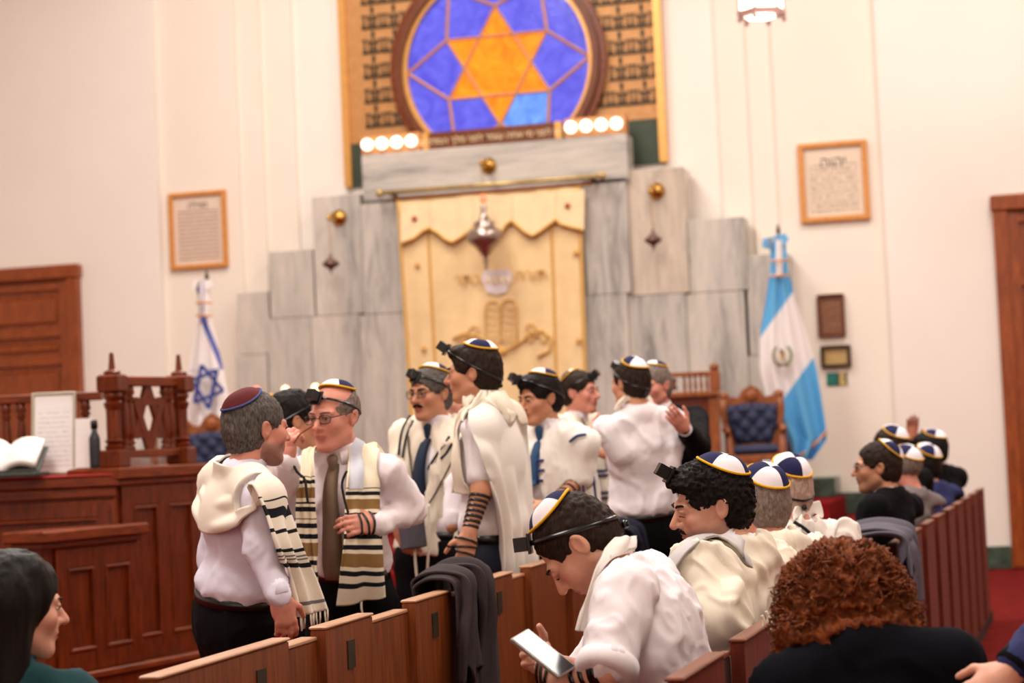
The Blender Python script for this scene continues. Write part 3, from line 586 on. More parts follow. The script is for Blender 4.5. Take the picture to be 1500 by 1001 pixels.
pew_row(XW2, [4.0+.72*i for i in range(15)], .46, 0, 'row of reddish wooden seat backs reaching the red aisle carpet', 14.86, ('pew_red', 'pew_dark', 'pew_red_edge'), (), rec=.014).rotation_euler[2] = -math.atan(.0286)
# ================================================================== throne chairs, lectern, flags, candelabrum
def throne(px, Z, wpx, pyt, label, yawdeg):
    s = FPX/Z; p = at(px, 600, Z); W = wpx/s; zt__ = at(px, pyt, Z).z; H = zt__-ZT
    t = thing('throne_chair', (p.x, p.y, ZT), label, 'chair', 'tufted throne chairs beside the ark', math.radians(yawdeg)); w = W/2
    B = lambda m, n, mat, par=None, sm=False: m.build(n, mat, par or t, sm, world=False)
    seat_z = .46; b0 = seat_z+.1; b1 = H-.12
    for sx in (-1, 1):
        B(MB().tube([(sx*w*.8, .26, 0), (sx*w*.8, .25, seat_z), (sx*w*.74, .27, b0), (sx*w*.98, .3, b1-.08), (sx*w*.92, .31, b1+.03)], [.035, .035, .04, .036, .045], 8), 'back_post', 'chair_wood', sm=True)
        B(MB().ball((sx*w*.92, .31, b1+.05), .05), 'knob', 'chair_wood', sm=True)
        B(MB().tube([(sx*w*.85, -.27, 0), (sx*w*.9, -.28, .2), (sx*w*.85, -.26, seat_z), (sx*w*.9, -.24, .68)], [.03, .04, .04, .03], 8), 'front_leg', 'chair_wood', sm=True)
        B(MB().tube([(sx*w*.9, -.3, .68), (sx*w*.95, -.1, .7), (sx*w*.88, .27, .72)], .034, 8), 'armrest', 'chair_wood', sm=True)
    # crest
    cp = [(-.92, 0), (-.7, .05), (-.45, .035), (-.28, .11), (0, .15), (.28, .11), (.45, .035), (.7, .05), (.92, 0), (.7, -.06), (0, -.04), (-.7, -.06)]
    B(MB().prism([(x*w, .27, b1+z) for x, z in cp], (0, .07, 0)), 'crest', 'chair_wood'); B(MB().lathe((0, .26, b1+.05), [(.06, 0), (.05, .02), (.02, .03)], 12, (0, -1, 0)), 'carved_shell', 'chair_wood')
    B(MB().box(-w*.8, w*.8, .24, .3, b0-.06, b0+.02, .01), 'lower_rail', 'chair_wood')
    # tufted shield-shaped cushion
    V = []; nu, nv = 24, 30; F = []
    for j in range(nv+1):
        v = j/nv; hw = w*(.62+.22*min(1, v*1.6))*(1 if v > .12 else .86+.14*v/.12)
        for i in range(nu+1):
            u = i/nu*2-1; a_, b__ = u*3.0, v*4.6; d_ = abs(math.sin(math.pi*(a_+b__)/2)*math.sin(math.pi*(a_-b__)/2)); ed = min(1, (1-abs(u))*6, v*8+.1, (1-v)*8+.1)
            V.append((u*hw, .25-.06*ed*(.35+.65*d_**.5), b0+(b1-b0-.02)*v-.02*u*u))
    for j in range(nv):
        for i in range(nu): k = j*(nu+1)+i; F.append((k, k+1, k+nu+2, k+nu+1))
    cu_ = mesh('back_cushion', V, F, 'velvet_blue', t, True)
    for j in range(5):
        for i in range(5):
            uu = (i-2)/2*.66+(.165 if j % 2 else 0); vv = (j+.5)/5
            if abs(uu) < .8: B(MB().ball((uu*w*.78, .222, b0+(b1-b0)*vv), .012, 6, 4), 'button', 'velvet_blue', cu_)
    B(MB().box(-w*.82, w*.82, -.28, .26, seat_z-.08, seat_z, .015), 'seat_rail', 'chair_wood'); B(MB().box(-w*.76, w*.76, -.27, .22, seat_z, seat_z+.09, .035), 'seat_cushion', 'velvet_blue')
    return t
throne(1103, 18.35, 88, 568, 'carved throne chair with tufted blue back beside the blue and white flag', 10)
throne(304, 17.95, 84, 610, 'carved throne chair with tufted blue back half hidden behind the balustrade', 16)
# lectern at the right of the ark
Z = 18.2; s = FPX/Z; p = at(1003, 600, Z); zt__ = at(1003, 540, Z).z; W = 100/s/2
t = thing('lectern', (p.x, p.y, ZT), 'wooden lectern with star balustrade behind the dark suited man', 'lectern', rz=math.radians(8)); H = zt__-ZT
B = lambda m, n, mat, par=None, sm=False: m.build(n, mat, par or t, sm, world=False)
hb = H-.27
for a_, b_ in ((-W, -W*.72), (W*.72, W)): B(MB().box(a_, b_, -.22, .22, 0, hb, .01), 'corner_pier', 'chair_wood')
B(MB().box(-W*.72, W*.72, -.2, .22, 0, hb), 'body', 'mahogany_v'); B(MB().box(-W*1.04, W*1.04, -.26, .26, hb, hb+.05, .01), 'cap', 'chair_wood'); B(MB().box(-W*.6, W*.6, -.22, -.2, .3, hb-.12, .008), 'panel', 'mahogany_v')
for x in (-W*.93, W*.93):
    B(MB().box(x-.05, x+.05, -.22, -.12, hb+.05, H-.04, .01), 'post', 'chair_wood'); B(MB().ball((x, -.17, H-.01), .045), 'finial', 'chair_wood', sm=True)
B(MB().box(-W*.9, W*.9, -.2, -.14, H-.08, H-.04, .006), 'top_rail', 'chair_wood')
for i in range(5): B(MB().lathe((W*(.05+.16*i), -.17, hb+.05), baluster_prof(.15, .017), 8), 'baluster', 'chair_wood', sm=True)
for k in range(6):
    q0, q1 = (Vector((-W*.42+.085*math.cos(math.radians(90+60*j)), -.17-.004*(k % 2), hb+.125+.085*math.sin(math.radians(90+60*j)))) for j in (k, k+2)); dd = (q1-q0).normalized()
    B(MB().obox((q0+q1)/2, dd*((q1-q0).length/2), dd.cross(Vector((0, 1, 0)))*.012, Vector((0, .008, 0))), 'star_bar', 'mahogany_v')
# candelabrum with electric candles behind the standing men
Z = 17.6; p = at(418, 642, Z)
t = thing('candelabrum', (p.x, p.y, ZP), 'brass candelabrum with small glowing bulbs behind the red cap man', 'candelabrum')
q = at(420, 594, Z); MB().lathe((p.x, p.y, ZP), [(.2, 0), (.2, .03), (.06, .08), (.03, .2), (.03, q.z-ZP-.35), (.05, q.z-ZP-.3)], 14).build('stem', 'brass', t, True)
for i, (px, py, m) in enumerate(((376, 573, 'bulb_red'), (397, 580, None), (418, 572, 'bulb_dim'), (441, 578, None), (462, 569, 'bulb_dim'), (484, 576, None))):
    c = at(px, py, Z); MB().tube([(p.x, p.y, q.z-.35), ((p.x+c.x)/2, (p.y+c.y)/2, q.z-.36), (c.x, c.y, q.z-.22), (c.x, c.y, c.z-.14)], .014, 6).build('branch', 'brass', t, True)
    MB().lathe((c.x, c.y, c.z-.14), [(.03, 0), (.035, .01), (.02, .02), (.018, .11)], 10).build('candle', 'frame_oak', t, True)
    MB().ball((c.x, c.y, c.z), .036 if m else .024, sc=(1, 1, 1.15)).build('bulb', m or 'brass', t, True)
# ------------------------------------------------------------------ flags
def flagmat(name, stops, uvdir):
    t = NT(name); sp = t.n('ShaderNodeSeparateXYZ'); t.l(t.n('ShaderNodeTexCoord').outputs['UV'], sp.inputs[0])
    m1 = t.n('ShaderNodeMath', operation='MULTIPLY'); t.l(sp.outputs[0], m1.inputs[0]); m1.inputs[1].default_value = uvdir[0]
    m2 = t.n('ShaderNodeMath', operation='MULTIPLY_ADD'); t.l(sp.outputs[1], m2.inputs[0]); m2.inputs[1].default_value = uvdir[1]; t.l(m1.outputs[0], m2.inputs[2])
    t.base(link=t.ramp(m2.outputs[0], stops, 'CONSTANT'), rough=.6, spec=.3)
SKY, WHT, BLU = L((98, 176, 226)), L((240, 234, 232)), L((92, 106, 178))
flagmat('flag_skywhite', [(0, SKY), (.5, WHT), (.5+.286, SKY)], (.6, .8)); flagmat('flag_whiteblue', [(0, WHT), (.42, BLU), (.52, WHT)], (1, 0))
plain('flag_blue', (44, 62, 138), .6); plain('flag_sky', (104, 178, 226), .6); plain('flag_white', (240, 234, 230), .6); plain('emblem_green', (132, 132, 96), .6); plain('emblem_brown', (120, 96, 74), .6)
def flag_sheet(rows, Z, uvf, folds, amp, n=40, m=26):
    """rows: (py, px_left, px_right) down the cloth"""
    V = []; UV = []
    for j in range(n+1):
        f = j/n*(len(rows)-1); i = min(int(f), len(rows)-2); f -= i; r = [rows[i][q]*(1-f)+rows[i+1][q]*f for q in range(len(rows[0]))]
        for k in range(m+1):
            u = k/m; px = r[1]+(r[2]-r[1])*u; py = r[0]+(r[3] if len(r) > 3 else 0)*u
            dz = amp*(.3+.7*j/n)*math.sin(u*folds*math.pi*2+.8*math.sin(j/n*3))-.05*math.sin(math.pi*u)
            p = at(px, py, Z+dz); V.append(p); UV.append(uvf(px, py))
    F = [(j*(m+1)+k, (j+1)*(m+1)+k, (j+1)*(m+1)+k+1, j*(m+1)+k+1) for j in range(n) for k in range(m)]
    bk = [p+Fh*.006 for p in V]; N = len(V); ed = [j*(m+1) for j in range(n+1)], [j*(m+1)+m for j in range(n+1)]
    return V+bk, F+[tuple(i+N for i in f[::-1]) for f in F], UV+UV
def flagpole(px0, py0, Z, label, bow, mats):
    top = at(px0, py0, Z); t = thing('flag', (top.x, top.y+.1, ZT), label, 'flag', 'flags on poles beside the ark')
    MB().tube([(top.x, top.y+.12, ZT), (top.x, top.y+.12, top.z-.12)], .016, 8).build('pole', 'brass', t, True)
    MB().lathe((top.x, top.y+.12, ZT), [(.16, 0), (.16, .03), (.05, .06), (.03, .1)], 14).build('pole_base', 'brass', t, True)
    MB().lathe((top.x, top.y+.12, top.z-.14), [(.012, 0), (.03, .02), (.012, .05), (.022, .08), (.004, .15)], 10).build('finial', 'bronze_dark', t, True)
    for i, pts in enumerate(bow):
        P = [at(x, y, Z-.03) for x, y in pts]; MB().prism(P, Fh*.03).build('ribbon', mats[i % len(mats)], t)
    return t
ZF = 18.9
t = flagpole(1137, 328, ZF, 'sky blue and white flag with emblem hanging beside the blue throne', [[(1139, 345), (1118, 350), (1117, 362), (1130, 366)], [(1136, 345), (1150, 342), (1156, 350), (1148, 362)], [(1128, 345), (1122, 360), (1128, 368), (1136, 352)]], ['flag_sky', 'flag_sky', 'flag_white'])
V, F, UV = flag_sheet([(352, 1129, 1151), (404, 1128, 1155)], ZF, lambda x, y: ((x-1131)/17, 0), 1.5, .02); 
flagmat('flag_neck_sky', [(0, SKY), (.35, WHT), (.9, SKY)], (1, 0)); mesh('flag_neck', V, F, 'flag_neck_sky', t, True, uv=UV, world=True)
for y in (383, 405): a_, b_ = at(1127, y, ZF-.08), at(1156, y-1, ZF-.08); MB().tube([a_, (a_+b_)/2-Fh*.05, b_], .012, 6).build('cord', 'frame_oak', t)
# stripe coordinate: .6 u + .8 v chosen so that the diagonal borders fall where the cloth shows them
k1 = (60/74.0, 43/74.0); q1 = (1160*60+430*43)/74.0; q2 = (1193*60+520*43)/74.0
def guv(x, y): c = (x*k1[0]+y*k1[1]-q1)/(q2-q1)*.286+.5; return (c/.6, 0)
V, F, UV = flag_sheet([(404, 1127, 1157), (440, 1122, 1165), (490, 1113, 1182), (540, 1113, 1196), (580, 1122, 1203), (620, 1134, 1209), (645, 1146, 1211, -14), (674, 1158, 1190, -22)], ZF, guv, 2.6, .07)
fl = mesh('flag_cloth', V, F, 'flag_skywhite', t, True, uv=UV, world=True)
MB().tube([at(x, y, ZF-.06) for x, y in ((1160, 677), (1180, 662), (1200, 645), (1211, 632))], .014, 5).build('fringe', 'frame_oak', fl)
ec = at(1146, 521, ZF-.13); es = ZF/FPX
for sgn in (-1, 1): MB().tube([ec+Rh*(sgn*es*r_*math.cos(a_))+UPZ*(es*16*math.sin(a_)) for r_, a_ in [(13, math.radians(-75+10*i)) for i in range(14)]], .014, 6).build('wreath', 'emblem_green', fl, True)
MB().obox(ec, Rh*es*5+UPZ*es*1.2, Fh*.006, UPZ*es*5).build('scroll', 'valance_cream', fl); MB().tube([ec+UPZ*es*9-Rh*es*3, ec+UPZ*es*5, ec-UPZ*es*9+Rh*es*1], [.012, .02, .006], 6).build('bird', 'emblem_brown', fl); MB().tube([ec-UPZ*es*12-Rh*es*7, ec-UPZ*es*14, ec-UPZ*es*11+Rh*es*7], .012, 6).build('crossed_swords', 'emblem_brown', fl)
ZF2 = 18.6
t = flagpole(295, 396, ZF2, 'white and blue flag with blue star hanging behind the carved balustrade', [[(296, 410), (283, 411), (281, 423), (289, 428)], [(296, 410), (308, 410), (312, 420), (303, 426)], [(292, 410), (286, 424), (290, 430), (297, 416)]], ['flag_white', 'flag_white', 'flag_blue'])
V, F, UV = flag_sheet([(410, 288, 304), (462, 289, 308)], ZF2, lambda x, y: ((x-290)/17, 0), 1.5, .02); mesh('flag_neck', V, F, 'flag_whiteblue', t, True, uv=UV, world=True)
for y in (444, 463): a_, b_ = at(288, y, ZF2-.08), at(310, y, ZF2-.08); MB().tube([a_, (a_+b_)/2-Fh*.05, b_], .012, 6).build('cord', 'frame_oak', t)
def iuv(x, y): return (.5-(x-(296+max(0, y-470)*.42))/40 if y < 540 else 0, 0)
flagmat('flag_israel', [(0, WHT), (.34, BLU), (.56, WHT)], (1, 0))
V, F, UV = flag_sheet([(462, 288, 309), (500, 283, 318), (545, 276, 328), (600, 272, 338), (640, 275, 340), (690, 282, 338)], ZF2, iuv, 2.2, .06); fl = mesh('flag_cloth', V, F, 'flag_israel', t, True, uv=UV, world=True)
sc_ = at(305, 567, ZF2-.17); es = ZF2/FPX
SP = [(295, 535), (318, 543), (327, 573), (306, 599), (285, 590), (281, 557)]
for k in range(6):
    A, Bq = (at(x, y, ZF2-.16-.012*(k % 2)) for x, y in (SP[k], SP[(k+2) % 6])); dd = (Bq-A).normalized(); MB().obox((A+Bq)/2, dd*((Bq-A).length/2), dd.cross(Fh)*es*2.6, Fh*.005).build('star_bar', 'flag_blue', fl)
# ================================================================== rounded shapes blended into one continuous surface
def smin(a, b, k):
    h = np.maximum(k-np.abs(a-b), 0)/k
    return np.minimum(a, b)-h*h*k*.25
class Shape:
    """list of tapered limbs and ellipsoids; op u joins, s cuts away, both with a soft seam k"""
    def __init__(s): s.p = []; s.cuts = []
    def rc(s, a, b, r0, r1=None, k=.02, op='u'):
        s.p.append(('c', np.array(a, float), np.array(b, float), r0, r0 if r1 is None else r1, k, op)); return s
    def el(s, c, r, R=None, k=.02, op='u'):
        s.p.append(('e', np.array(c, float), np.array(r, float), np.eye(3) if R is None else np.array(R, float), 0, k, op)); return s
    def cut(s, n, d, k=.004): n = np.array(n, float); s.cuts.append((n/np.linalg.norm(n), d, k)); return s      # keeps n.p < d
    def inflate(s, d, k=None):
        o = Shape()
        for q in s.p:
            if q[0] == 'c': o.p.append(('c', q[1], q[2], q[3]+d, q[4]+d, k or q[5], q[6]))
            else: o.p.append(('e', q[1], q[2]+d, q[3], 0, k or q[5], q[6]))
        return o
    @staticmethod
    def dist(q, X, Y, Z):
        if q[0] == 'c':
            a, b = q[1], q[2]; ba = b-a; L2 = max(ba@ba, 1e-9); x, y, z = X-a[0], Y-a[1], Z-a[2]
            h = np.clip((x*ba[0]+y*ba[1]+z*ba[2])/L2, 0, 1)
            return np.sqrt((x-h*ba[0])**2+(y-h*ba[1])**2+(z-h*ba[2])**2)-(q[3]+(q[4]-q[3])*h)
        c, r, R = q[1], q[2], q[3]; x, y, z = X-c[0], Y-c[1], Z-c[2]
        u, v, w_ = R[0, 0]*x+R[1, 0]*y+R[2, 0]*z, R[0, 1]*x+R[1, 1]*y+R[2, 1]*z, R[0, 2]*x+R[1, 2]*y+R[2, 2]*z
        k0 = np.sqrt((u/r[0])**2+(v/r[1])**2+(w_/r[2])**2); k1 = np.sqrt((u/r[0]**2)**2+(v/r[1]**2)**2+(w_/r[2]**2)**2)
        return k0*(k0-1)/np.maximum(k1, 1e-6)
    def box(s, q):
        if q[0] == 'c': r = max(q[3], q[4]); return np.minimum(q[1], q[2])-r, np.maximum(q[1], q[2])+r
        e = np.abs(q[3])@q[2]; return q[1]-e, q[1]+e
    def __call__(s, P):
        P = np.asarray(P, float).reshape(-1, 3); X, Y, Z = P.T; f = np.full(len(P), 9.0)
        for q in s.p:
            d = s.dist(q, X, Y, Z); f = smin(f, d, q[5]) if q[6] == 'u' else -smin(-f, d, q[5])
        for n, d, k in s.cuts: f = -smin(-f, d-(X*n[0]+Y*n[1]+Z*n[2]), k)
        return f
    def grad(s, P, e=.004):
        P = np.asarray(P, float).reshape(-1, 3); g = np.stack([s(P+d)-s(P-d) for d in np.eye(3)*e], 1); return g/np.maximum(np.linalg.norm(g, axis=1, keepdims=True), 1e-9)
    def bounds(s):
        B = [s.box(q) for q in s.p if q[6] == 'u']; return np.min([b[0] for b in B], 0)-.03, np.max([b[1] for b in B], 0)+.03
    def fit(s, P, extra=0):
        for n, d, zt in getattr(P, 'planes', ()): s.rests = getattr(s, 'rests', [])+[(n, d-extra, zt)]
        return s
    def mesh(s, h=.012, fine=()):
        """surface nets on a grid that is finer inside the boxes fine = [(lo, hi, h)]"""
        lo, hi = s.bounds(); ax = []
        for i in range(3):
            x = lo[i]; L_ = [x]
            while x < hi[i]:
                st = h
                for a, b, hf in fine:
                    if a[i]-st < x < b[i]: st = min(st, hf)
                x += st; L_.append(x)
            ax.append(np.array(L_, dtype=np.float32))
        nx, ny, nz = map(len, ax); f = np.full((nx, ny, nz), .2, dtype=np.float32)
        for q in s.p:
            a, b = s.box(q); m = q[5]+h*1.6
            i0, i1 = [max(0, np.searchsorted(ax[i], a[i]-m)-1) for i in range(3)], [min(len(ax[i]), np.searchsorted(ax[i], b[i]+m)+1) for i in range(3)]
            if any(i0[i] >= i1[i] for i in range(3)): continue
            S = tuple(slice(i0[i], i1[i]) for i in range(3)); d = s.dist(q, ax[0][S[0]][:, None, None], ax[1][S[1]][None, :, None], ax[2][S[2]][None, None, :])
            f[S] = smin(f[S], d, q[5]) if q[6] == 'u' else -smin(-f[S], d, q[5])
        for n, d, zt in getattr(s, 'rests', ()): f = -smin(-f, np.maximum(d-(ax[0][:, None, None]*n[0]+ax[1][None, :, None]*n[1]+ax[2][None, None, :]*n[2]), ax[2][None, None, :]-zt), .012).astype(np.float32)
        for n, d, k in s.cuts: f = -smin(-f, d-(ax[0][:, None, None]*n[0]+ax[1][None, :, None]*n[1]+ax[2][None, None, :]*n[2]), k).astype(np.float32)
        f[0], f[-1], f[:, 0], f[:, -1], f[:, :, 0], f[:, :, -1] = [.2]*6
        ins = f < 0; acc = {}; ids = []; pts = []; E = []
        for A in range(3):
            sl0 = [slice(None)]*3; sl1 = [slice(None)]*3; sl0[A] = slice(0, -1); sl1[A] = slice(1, None)
            e = np.argwhere(ins[tuple(sl0)] != ins[tuple(sl1)])
            e1 = e.copy(); e1[:, A] += 1; f0 = f[tuple(e.T)]; f1 = f[tuple(e1.T)]; t = f0/(f0-f1)
            P = np.stack([ax[i][e[:, i]] for i in range(3)], 1).astype(np.float64); P[:, A] += t*(ax[A][e1[:, A]]-ax[A][e[:, A]])
            B, C = (A+1) % 3, (A+2) % 3; cells = []
            for db, dc in ((0, 0), (1, 0), (1, 1), (0, 1)):
                c = e.copy(); c[:, B] -= db; c[:, C] -= dc; cells.append((c[:, 0]*ny+c[:, 1])*nz+c[:, 2])
            E.append((np.stack(cells, 1), f0 < 0)); ids += cells; pts += [P]*4
        ids = np.concatenate(ids); pts = np.concatenate(pts); u, inv = np.unique(ids, return_inverse=True); cnt = np.bincount(inv)
        V = np.stack([np.bincount(inv, pts[:, i])/cnt for i in range(3)], 1); Q = []
        for c, neg in E:
            q = np.searchsorted(u, c); q[~neg] = q[~neg][:, ::-1]; Q.append(q)
        return V, np.concatenate(Q)
def vnormals(V, F):
    n = np.cross(V[F[:, 2]]-V[F[:, 0]], V[F[:, 3]]-V[F[:, 1]]); N = np.zeros_like(V)
    for i in range(4): 
        for k in range(3): N[:, k] += np.bincount(F[:, i], n[:, k], len(V))
    return N/np.maximum(np.linalg.norm(N, axis=1, keepdims=True), 1e-12)
def smooth(V, F, it=1, lam=.5):
    a = np.concatenate([F[:, [0, 1]], F[:, [1, 2]], F[:, [2, 3]], F[:, [3, 0]]]); c = np.bincount(a[:, 0], minlength=len(V))+np.bincount(a[:, 1], minlength=len(V))
    for _ in range(it):
        S = np.stack([np.bincount(a[:, 0], V[a[:, 1], k], len(V))+np.bincount(a[:, 1], V[a[:, 0], k], len(V)) for k in range(3)], 1)
        V = V+(S/np.maximum(c, 1)[:, None]-V)*lam
    return V
_r = np.random.RandomState(3); _T = _r.rand(4096)
def vnoise(P, seed=0):
    i = np.floor(P).astype(np.int64); f = P-i; f = f*f*(3-2*f); out = 0
    for a in (0, 1):
        for b in (0, 1):
            for c in (0, 1):
                h = ((i[:, 0]+a)*73856093 ^ (i[:, 1]+b)*19349663 ^ (i[:, 2]+c)*83492791 ^ seed*2654435) & 4095
                out = out+_T[h]*(f[:, 0] if a else 1-f[:, 0])*(f[:, 1] if b else 1-f[:, 1])*(f[:, 2] if c else 1-f[:, 2])
    return out*2-1
def ripple(V, F, amp, freq, seed=0, ridged=True, rot=None):
    """cloth wrinkles: displacement along the normal, freq per axis"""
    N = vnormals(V, F); P = V if rot is None else V@np.array(rot); P = P*np.array(freq)
    w_ = vnoise(P*.6+7, seed+5)[:, None]*.8; d = vnoise(P+w_, seed)
    if ridged: d = np.exp(-(d/.17)**2)*1.1-.35+.22*vnoise(P*2.1+3, seed+1)
    else: d = d+.5*vnoise(P*2.1+3, seed+1)
    return V+N*(amp*d)[:, None]
def blob(name, sh, mat, parent, h=.012, fine=(), sm=1, wr=None, post=None):
    V, F = sh.mesh(h, fine)
    if sm: V = smooth(V, F, sm)
    if wr is not None:
        for q in (wr if isinstance(wr, list) else [wr]): V = ripple(V, F, *q)
    if post: V = post(V, F)
    return mesh(name, V, F, mat, parent, True)
def catmull(C, n):
    C = np.asarray(C, float); m = len(C); t = np.linspace(0, m-1, n); i = np.minimum(t.astype(int), m-2); f = (t-i).reshape(-1, *([1]*(C.ndim-1)))
    p0, p1, p2, p3 = C[np.maximum(i-1, 0)], C[i], C[i+1], C[np.minimum(i+2, m-1)]
    return .5*((2*p1)+(-p0+p2)*f+(2*p0-5*p1+4*p2-p3)*f*f+(-p0+3*p1-3*p2+p3)*f**3)
def sheet(name, ctrl, mat, parent, body=None, off=.012, n=60, m=36, folds=None, thick=.006, relax=4, seed=0, hem=0, uvs=(1, 1)):
    """cloth from a grid of control points ctrl[row along][col across]; pushed out of body, with folds (count, amp0, amp1)"""
    C = np.asarray(ctrl, float); G = catmull(C, n); G = catmull(G.transpose(1, 0, 2), m).transpose(1, 0, 2)
    def nrm(G):
        du = np.gradient(G, axis=1); dv = np.gradient(G, axis=0); N = np.cross(du, dv); return N/np.maximum(np.linalg.norm(N, axis=2, keepdims=True), 1e-9)
    v = np.linspace(0, 1, n)[:, None]; u = np.linspace(0, 1, m)[None, :]
    if folds is not None:
        cnt, a0, a1 = folds; ph = 1.3*vnoise(np.stack([np.repeat(v, m, 1).ravel()*3+seed, np.repeat(u, n, 0).ravel()*2, np.zeros(n*m)], 1), seed).reshape(n, m)
        G = G+nrm(G)*((a0+(a1-a0)*v)*np.sin(2*np.pi*cnt*u+ph*1.6))[..., None]
    for it in range(relax):
        if body is not None:
            P = G.reshape(-1, 3); d = body(P); k = d < off
            if k.any(): P = P.copy(); P[k] += body.grad(P[k])*(off-d[k])[:, None]; G = P.reshape(n, m, 3)
        if it < relax-1:
            A = G.copy(); A[1:-1, 1:-1] = .5*G[1:-1, 1:-1]+.125*(G[2:, 1:-1]+G[:-2, 1:-1]+G[1:-1, 2:]+G[1:-1, :-2]); G = A
    N = nrm(G); top = G+N*thick/2; bot = G-N*thick/2; V = np.concatenate([top.reshape(-1, 3), bot.reshape(-1, 3)]); k = n*m
    idx = np.arange(k).reshape(n, m); Q = np.stack([idx[:-1, :-1], idx[:-1, 1:], idx[1:, 1:], idx[1:, :-1]], 2).reshape(-1, 4)
    R = [Q, Q[:, ::-1]+k]
    for e in (idx[0], idx[-1][::-1], idx[:, 0][::-1], idx[:, -1]): R.append(np.stack([e[1:], e[:-1], e[:-1]+k, e[1:]+k], 1))
    ln = np.concatenate([[0], np.cumsum(np.linalg.norm(np.diff(G[:, m//2], axis=0), axis=1))]); UV = np.stack([np.repeat(u, n, 0)*uvs[0], np.repeat(ln[:, None]/ln[-1], m, 1)*uvs[1]], 2).reshape(-1, 2)
    o = mesh(name, V, np.concatenate(R), mat, parent, True, uv=np.concatenate([UV, UV])); return o, G
def ribbon(name, pts, nrm, w, t, mat, parent):
    """flat strap along pts; nrm outward normals"""
    P = np.asarray(pts, float); N = np.asarray(nrm, float); T = np.gradient(P, axis=0); T /= np.maximum(np.linalg.norm(T, axis=1, keepdims=True), 1e-9); B = np.cross(T, N); B /= np.maximum(np.linalg.norm(B, axis=1, keepdims=True), 1e-9)
    n = len(P); V = np.concatenate([P+B*w/2, P-B*w/2, P-B*w/2+N*t, P+B*w/2+N*t]); i = np.arange(n-1); Q = []
    for a, b in ((0, 1), (1, 2), (2, 3), (3, 0)): Q.append(np.stack([a*n+i, b*n+i, b*n+i+1, a*n+i+1], 1))
    Q.append(np.array([[0, 3*n, 2*n, n], [n-1, 2*n-1, 3*n-1, 4*n-1]])); return mesh(name, V, np.concatenate(Q), mat, parent, False)
def ring_pts(sh, cs, dirs, off, rmax=.2):
    """for each centre and direction, the point where the shape's surface lies plus off"""
    cs, dirs = np.asarray(cs, float), np.asarray(dirs, float); lo = np.zeros(len(cs)); hi = np.full(len(cs), rmax)
    for _ in range(18):
        mid = (lo+hi)/2; d = sh(cs+dirs*mid[:, None]); lo = np.where(d < off, mid, lo); hi = np.where(d < off, hi, mid)
    return cs+dirs*((lo+hi)/2)[:, None]
# ================================================================== people
def skinmat(name, c, lip=(176, 98, 88)):
    t = NT(name); at_ = t.n('ShaderNodeAttribute', attribute_name='tint'); sp = t.n('ShaderNodeSeparateColor'); t.l(at_.outputs['Color'], sp.inputs[0])
    f = t.noise(t.coords((1, 1, 1)), 26, 4); base = t.ramp(f, [(.3, tuple(x*.88 for x in L(c)[:3])+(1,)), (.7, L(c))])
    def mixc(fac, a, col):
        m = t.n('ShaderNodeMix', data_type='RGBA'); t.l(fac, m.inputs[0]); t.l(a, m.inputs[6]); m.inputs[7].default_value = L(col); return m.outputs[2]
    q = mixc(sp.outputs[2], base, (214, 132, 112)); q = mixc(sp.outputs[1], q, (120, 92, 80)); q = mixc(sp.outputs[0], q, lip)
    t.base(link=q, rough=.48, spec=.4); t.b.inputs['Subsurface Weight'].default_value = .12; t.b.inputs['Subsurface Radius'].default_value = (.012, .005, .003)
    t.bump(t.noise(t.coords((1, 1, 1)), 180, 3), .08, .002)
skinmat('skin_fair', (226, 168, 142)); skinmat('skin_tan', (206, 146, 112)); skinmat('skin_pink', (222, 150, 128)); skinmat('skin_deep', (184, 118, 92))
def hairmat(name, c1, c2, stretch=(60, 60, 14), rough=.6, bump=.4):
    t = NT(name); v = t.coords(stretch); f = t.noise(v, 3, 5, .6, .8); t.base(link=t.ramp(f, [(.3, L(c1)), (.72, L(c2))]), rough=rough, spec=.15); t.bump(f, bump, .004)
hairmat('hair_black', (10, 8, 8), (34, 26, 22)); hairmat('hair_dark', (22, 15, 11), (58, 42, 32)); hairmat('hair_brown', (34, 22, 15), (84, 58, 42)); hairmat('hair_grey', (88, 76, 68), (150, 134, 124), (40, 40, 20), .6, .2); hairmat('hair_silver', (150, 124, 110), (196, 172, 158), (40, 40, 20), .6, .2)
hairmat('hair_saltpepper', (40, 36, 34), (120, 112, 106)); hairmat('hair_red', (56, 24, 9), (154, 82, 40), (22, 22, 22), .6, .8); hairmat('hair_long', (6, 5, 5), (26, 18, 15), (70, 70, 4), .45)
def clothmat(name, c, rough=.8, var=.02, spec=.2, weave=420, sheen=0): 
    plain(name, c, rough, spec=spec, var=var, scale=5, bump=.12, bscale=weave, bdist=.002)
    if sheen: MATS[name].node_tree.nodes['Principled BSDF'].inputs['Sheen Weight'].default_value = sheen
clothmat('shirt_white', (242, 236, 240)); clothmat('shirt_lavender', (228, 224, 240)); clothmat('shirt_pink', (240, 230, 234)); clothmat('trousers_black', (16, 15, 18), spec=.08); clothmat('trousers_navy', (24, 26, 40))
clothmat('suit_black', (15, 14, 17), spec=.08); clothmat('suit_grey', (122, 112, 112), var=.06); clothmat('suit_navy', (44, 50, 96), var=.05); clothmat('knit_black', (18, 19, 26), .95, .1, weave=160, spec=.08); clothmat('top_teal', (22, 62, 66))
clothmat('jacket_brown', (56, 46, 48), var=.08); clothmat('jacket_navy', (30, 30, 48), var=.06); clothmat('jacket_grey', (92, 88, 98), var=.08)
clothmat('tie_brown', (134, 112, 92), .6, .12, weave=700); clothmat('tie_blue', (50, 84, 124), .55, .1, weave=700); clothmat('tie_navy', (42, 54, 76), .55, .1, weave=700)
